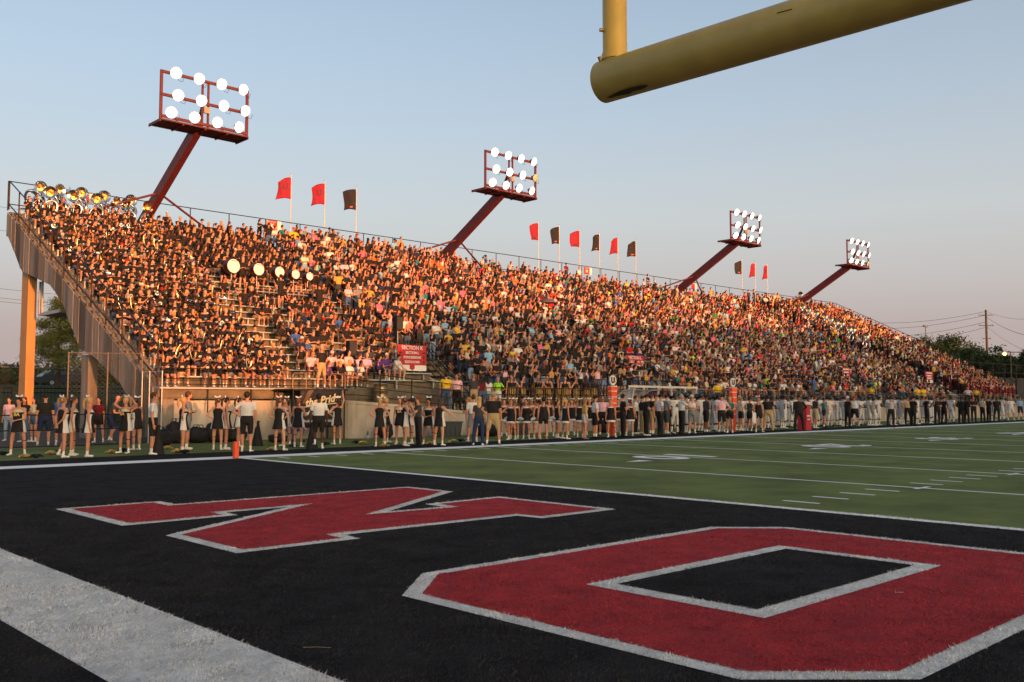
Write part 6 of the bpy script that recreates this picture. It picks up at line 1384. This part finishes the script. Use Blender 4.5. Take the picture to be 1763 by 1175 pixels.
# players in white
PL = sorted([1163, 1182, 1200, 1207, 1222, 1231, 1238, 1262, 1270, 1283, 1298, 1313, 1331, 1339, 1347, 1356, 1364, 1392, 1399, 1412, 1430, 1438, 1447, 1453, 1480, 1489, 1497, 1505, 1513, 1522, 1529, 1545, 1552, 1580, 1589, 1605, 1638, 1710, 1725, 1733]+[1170, 1190, 1213, 1227, 1246, 1266, 1278, 1293, 1320, 1327, 1351, 1368, 1385, 1408, 1425, 1442, 1466, 1484, 1509, 1537, 1558, 1570, 1600, 1621])
for k, px in enumerate(PL):
    py = np.interp(px, [1160, 1260, 1400, 1540, 1640, 1740], [747.5, 742.5, 736.5, 732.5, 729, 724.5])-(0, 2.2, 1.0, 3.2, .4)[k % 5]*(1.15 if px < 1400 else .7); x, y = G(px, py); y = min(y, 8.3)
    if px == 1522: y -= .8
    hel = k % 5 != 1; pn = ['p_down', 'p_hip', 'p_front', 'p_side'][k % 4]
    o = person('person', (x, y, .004), -60+rd.uniform(-50, 40) if px != 1522 else 50, pn, f"football player in white uniform{', black helmet' if hel else ' without helmet'}, {ORD(k+1)} from the left"+(', number 91 on back' if px == 1522 else ''), 'football player', 'players in white on the sideline', 'tee', 'knee', rd.choice([0, 2, 3, 4, 4]), 'white', 'white', rd.choice([0, 1]), 'helmet' if hel else 'short', 'black', .45, rd.uniform(.97, 1.05))
    num = '91' if px == 1522 else str(rd.choice([7, 11, 23, 34, 58, 71, 86]))
    for bk in (False, True) if px == 1522 else (False,):
        c = link('jersey_number', chest_text(pn, num, .2, bk), o); setmat(c, 0, CL['black'])
# spirit squad in striped overalls on the walkway
for k, (px, h, pn) in enumerate(((881, 225, 'n_hip1_m'), (900, -60, 'n_down_m'), (927, 200, 'n_hip_m'), (942, 225, 'n_fold_m'), (960, -40, 'n_hip1_m'), (973, 225, 'n_down_m'), (991, -70, 'n_hip_m'), (1009, 200, 'n_fold_m'), (1022, 225, 'n_hip1_m'))):
    x = AY(px, 690, 9.42)[0]; o = person('person', (x, 9.42, 1.004), h, pn, f'boy in gold striped overalls and black tank on the walkway, {ORD(k+1)} from the left', 'person', 'boys in striped overalls', 'tank', 'long_shorts', [0, 0, 2, 0, 2, 1, 0, 4, 4][k], 'black', 'black', 0, 'short', ['brown', 'dark', 'sandy', 'black'][k % 4], .82, 1.02)
    link('striped_overalls', overall_mesh(pn), o)
for px, h, pn, lb, tc_, bc_, st_, hc_ in ((768, 60, 'n_down_m', 'boy in yellow shirt and jeans behind the ramp rails', 'yellow', 'denim', 'short', 'dark'), (786, 225, 'n_down_m', 'boy in pale pink shirt behind the ramp rails', 'rose', 'black', 'short', 'brown'), (815, 60, 'n_fold_m', 'boy in charcoal shirt at the foot of the K stairs', 'charcoal', 'khaki', 'short', 'sandy'), (829, 80, 'n_down_f', 'dark long haired girl at the foot of the K stairs', 'maroon', 'denim', 'long', 'dark'), (840, 60, 'n_down_f', 'girl in white shirt seen from behind at the foot of the K stairs', 'white', 'lightdenim', 'long', 'dark'), (857, 225, 'n_hip1_f', 'woman in bright yellow green safety vest on the walkway', 'lime', 'white', 'short', 'sandy'), (1236, 60, 'n_bigdown_m', 'person in yellow shirt behind the white frame', 'yellow', 'black', 'cap', 'dark'), (1500, 0, 'n_down_m', 'small figure in yellow on the walkway above the players', 'yellow', 'black', 'short', 'dark'), (1580, 60, 'n_bigdown_m', 'man in yellow shirt and khaki trousers on the far walkway, left one', 'yellow', 'khaki', 'short', 'brown'), (1590, 60, 'n_bigdown_m', 'man in yellow shirt and khaki trousers on the far walkway, right one', 'yellow', 'khaki', 'short', 'brown'), (1667, 200, 'n_hip_m', 'man in white shirt on the far walkway', 'white', 'black', 'short', 'dark'), (1681, 200, 'n_down_m', 'person in yellow vest on the far walkway', 'yellow', 'black', 'cap', 'dark')):
    x = AY(px, 690, 9.42)[0]; person('person', (x, 9.42, 1.004 if x > 16 else ramp(x)), h, pn, lb, 'person', None, 'tee', 'pants' if bc_ in ('denim', 'khaki', 'black') else 'shorts', 0, tc_, bc_, 0, st_, hc_, .8, 1.0)
# ------------------------------------------------------------------ small things along the sideline
def pom(loc, m, label, r=.16, flat=.6):
    rs = np.random.default_rng(abs(hash(label)) % 2**31 if False else len(label)*7+int(loc[0]*100) % 997); b = MB(); n = 130
    for i in range(n):
        u = rs.normal(0, 1, 3); u /= np.linalg.norm(u); u[2] = abs(u[2])*flat; t = unit(np.cross(u, rs.normal(0, 1, 3)))*.016; L = r*rs.uniform(.7, 1.15)
        p0 = np.array((0, 0, .03)); p1 = p0+u*L*.6+np.array((0, 0, .03)); p2 = p0+u*L*np.array((1.1, 1.1, .6)); b.add([p0-t, p0+t, p1+t, p1-t, p2+t*.8, p2-t*.8], [(0, 1, 2, 3), (3, 2, 4, 5)])
    b.ell((0, 0, .06), (r*.5, r*.5, .06), 8, 5)
    o = b.build('pom_pom', m, None, local=True, fix=False); o.location = loc; tag(o, label, 'pom pom', 'pom poms'); return o
for k, (px, py, m, w) in enumerate(((44, 789, 0, 'gold pom pom at the feet of the leftmost cheerleader'), (62, 789, 1, 'black pom pom right of the leftmost gold one'), (5, 784, 1, 'black pom pom at the left picture edge'), (88, 783, 0, 'gold pom pom left of the long ponytail cheerleader'), (101, 782, 1, 'black pom pom behind the long ponytail cheerleader'), (191, 781, 0, 'gold pom pom alone left of the hands on head cheerleader'), (212, 778, 1, 'black pom pom behind the hands on head cheerleader'), (288, 774, 0, 'gold pom pom right of the megaphone boy'), (305, 780, 0, 'gold pom pom before the grey shirt boy'), (318, 781, 1, 'black pom pom before the grey shirt boy'), (468, 776, 0, 'gold pom pom right of the pylon'), (494, 768, 0, 'gold pom pom under the seated man'), (504, 770, 1, 'black pom pom beside the seated man'), (560, 767, 1, 'black pom pom behind the lifted heel boy'), (614, 764, 1, 'black pom pom alone before the curved wall'), (625, 765, 0, 'gold pom pom alone before the curved wall'), (662, 770, 0, 'gold pom pom behind the blonde cheerleader'), (681, 764, 0, 'gold pom pom left of the photographer'), (742, 766, 0, 'gold pom pom right of the photographer'), (781, 762, 0, 'gold pom pom alone right of the arm stretching cheerleader'), (793, 761, 1, 'black pom pom alone right of the last gold one'))):
    x, y = G(px, py); pom((x, y, 0), (M_pomgold, M_pomblack)[m], w)
for k, (px, py, dz) in enumerate(((876, 757, .75), (872, 757, .78), (893, 757, .75), (917, 757, .76), (948, 755, .76), (966, 756, .76))):
    x, y = G(px, py); pom((x, y-.1, dz), M_pomwhite, f'white pom pom held by the white hemmed cheerleaders, {ORD(k+1)} from the left', .15, 1.0)
for k, (px, py) in enumerate(((271, 783), (443, 768), (537, 774))):
    x, y = G(px, py); e = empty('megaphone', (x, y, 0)); tag(e, 'black cone megaphone standing '+['beside the raglan shirt boy at left', 'right of the pylon', 'before the banner'][k], 'megaphone', 'megaphones')
    b = MB(); b.lathe([(.20, 0), (.205, .02), (.19, .06), (.055, .78), (.06, .80), (.045, .8), (.04, .7)], n=20); b.build('cone', M_bag, e, local=True)
    b = MB(); b.lathe([(.06, .78), (.075, .84), (.07, .86), (.05, .85)], n=14); b.build('mouthpiece', M_speaker, e, local=True)
def bag(x, y, s, label, seed):
    rs = np.random.default_rng(seed); e = empty('duffel_bag', (x, y, 0)); tag(e, label, 'bag', 'bags along the wall'); b = MB(); nu, nv = 16, 10; vs = []; ph_ = rs.uniform(0, 6, 4)
    for i in range(nv+1):
        t = math.pi*i/nv
        for j in range(nu):
            a = 2*math.pi*j/nu; sg = lambda q, p: math.copysign(abs(q)**p, q); r = 1+.07*math.sin(3*a+ph_[0])+.06*math.sin(5*t+ph_[1]+2*a)
            vs.append((s[0]*sg(math.sin(t), .6)*sg(math.cos(a), .7)*r, s[1]*sg(math.sin(t), .6)*sg(math.sin(a), .7)*r, s[2]*(.5+.5*sg(math.cos(t), .7))*r))
    b.add(vs, [((i+1)*nu+j, (i+1)*nu+(j+1) % nu, i*nu+(j+1) % nu, i*nu+j) for i in range(nv) for j in range(nu)], 0, True); b.build('bag', M_bag, e, local=True)
    for yy in (-s[1]*.5, s[1]*.5):
        b = MB(); b.tube([(-s[0]*.4, yy, s[2]*.9), (-s[0]*.2, yy, s[2]*1.2), (s[0]*.2, yy, s[2]*1.2), (s[0]*.4, yy, s[2]*.9)], .015, 5); b.build('handle', M_speaker, e, local=True)
for k, (x, y, s, lb) in enumerate(((2.5, 9.9, (.35, .28, .75), 'tall black bag against the wall beside the fence corner'), (3.3, 9.8, (.45, .3, .55), 'black duffel bag in the pile by the wall, left one'), (4.05, 9.7, (.5, .32, .68), 'black duffel bag in the pile by the wall, biggest'), (4.8, 9.8, (.4, .3, .45), 'black duffel bag in the pile by the wall, right one'), (5.6, 8.0, (.35, .25, .3), 'small black bag behind the pylon'), (1.2, 8.0, (.3, .3, .55), 'black backpack by the fence behind the raglan boy'), (10.7, 8.3, (.3, .25, .6), 'black backpack leaning on the curved wall'), (15.2, 7.0, (.55, .35, .5), 'navy and black bag behind the cameraman'), (22.4, 6.5, (.4, .3, .6), 'black bag left of the shelter'))): bag(x, y, s, lb, 70+k)
def tub(x, y, w, h, label, lid=True):
    e = empty('storage_tub', (x, y, 0)); tag(e, label, 'tub', 'tubs by the wall'); b = MB(); q = [(-w, -.3), (w, -.3), (w, .3), (-w, .3)]
    b.add([(a*.88, c*.88, 0) for a, c in q]+[(a, c, h) for a, c in q], [(3,2,1,0),(4,5,6,7),(0,1,5,4),(1,2,6,5),(2,3,7,6),(3,0,4,7)]); b.build('body', M_tub, e, local=True)
    b = MB(); b.box(-w-.03, w+.03, -.33, .33, h, h+.05); b.build('lid', M_tub, e, local=True)
    for k in range(5):
        xx = -w*.8+k*w*.4; b = MB(); b.box(xx-.015, xx+.015, -.305, -.285, .08, h-.06); b.build('rib', M_tub, e, local=True)
tub(13.4, 7.6, .62, .62, 'large grey storage tub before the curved wall'); tub(17.4, 7.4, .5, .5, 'grey storage tub behind the white hemmed cheerleaders')
x, y = G(633, 756); e = empty('bottle', (x, y, 0)); tag(e, 'teal and lilac water bottle standing by the curved wall', 'bottle')
b = MB(); b.lathe([(0, 0), (.045, 0), (.045, .14)], n=12); b.build('lower_body', CL['lavender'], e, local=True); b = MB(); b.lathe([(.045, .141), (.045, .26), (.03, .29), (.03, .32), (0, .32)], n=12); b.build('upper_body', CL['teal'], e, local=True)
for k, px in enumerate((778, 791)):
    x = AY(px, 712, 9.3)[0]; e = empty('bottle', (x, 9.12, 1.12+.06)); tag(e, 'clear plastic bottle on the wall cap, '+['left', 'right'][k]+' one', 'bottle'); b = MB(); b.lathe([(0, 0), (.035, 0), (.036, .15), (.014, .2), (.014, .22), (0, .22)], n=10); b.build('body', M_plexi, e, local=True); b = MB(); b.lathe([(.016, .221), (.016, .24), (0, .24)], n=10); b.build('cap', CL['white'], e, local=True)
# camera held by the photographer
J = PROTO['n_cam_f'].J; cmr = empty('camera_body', ph.location); cmr.rotation_euler = ph.rotation_euler; cmr.name = 'photo_camera'; tag(cmr, 'black camera with long lens held up by the photographer', 'camera'); c = J['head']+J['hf']*.16-J['hu']*.01
b = MB(); b.box(c[0]-.07, c[0]+.07, c[1]-.04, c[1]+.04, c[2]-.05, c[2]+.05); b.build('body', M_speaker, cmr, local=True); b = MB(); b.tube([c+(0, -.04, 0), c+(0, -.2, 0)], [.04, .045], 12); b.build('lens', M_speaker, cmr, local=True)
x, y = G(1292, 745); b = MB(); vs = []
for j in range(8):
    for i in range(7): vs.append((x-.13+.26*i/6+.02*math.sin(j), y-.22+.03*math.sin(i*1.6+j*.4), .98-.55*j/7))
b.add(vs, [(j*7+i, j*7+i+1, (j+1)*7+i+1, (j+1)*7+i) for j in range(7) for i in range(6)], 0, True); o = b.build('towel', CL['white'], None, loc=(x, y-.22, .7)); so = o.modifiers.new('t', 'SOLIDIFY'); so.thickness = .02; tag(o, 'white towel hanging from the slate shirted trainer', 'towel')

bpy.data.scenes.remove(WORK)
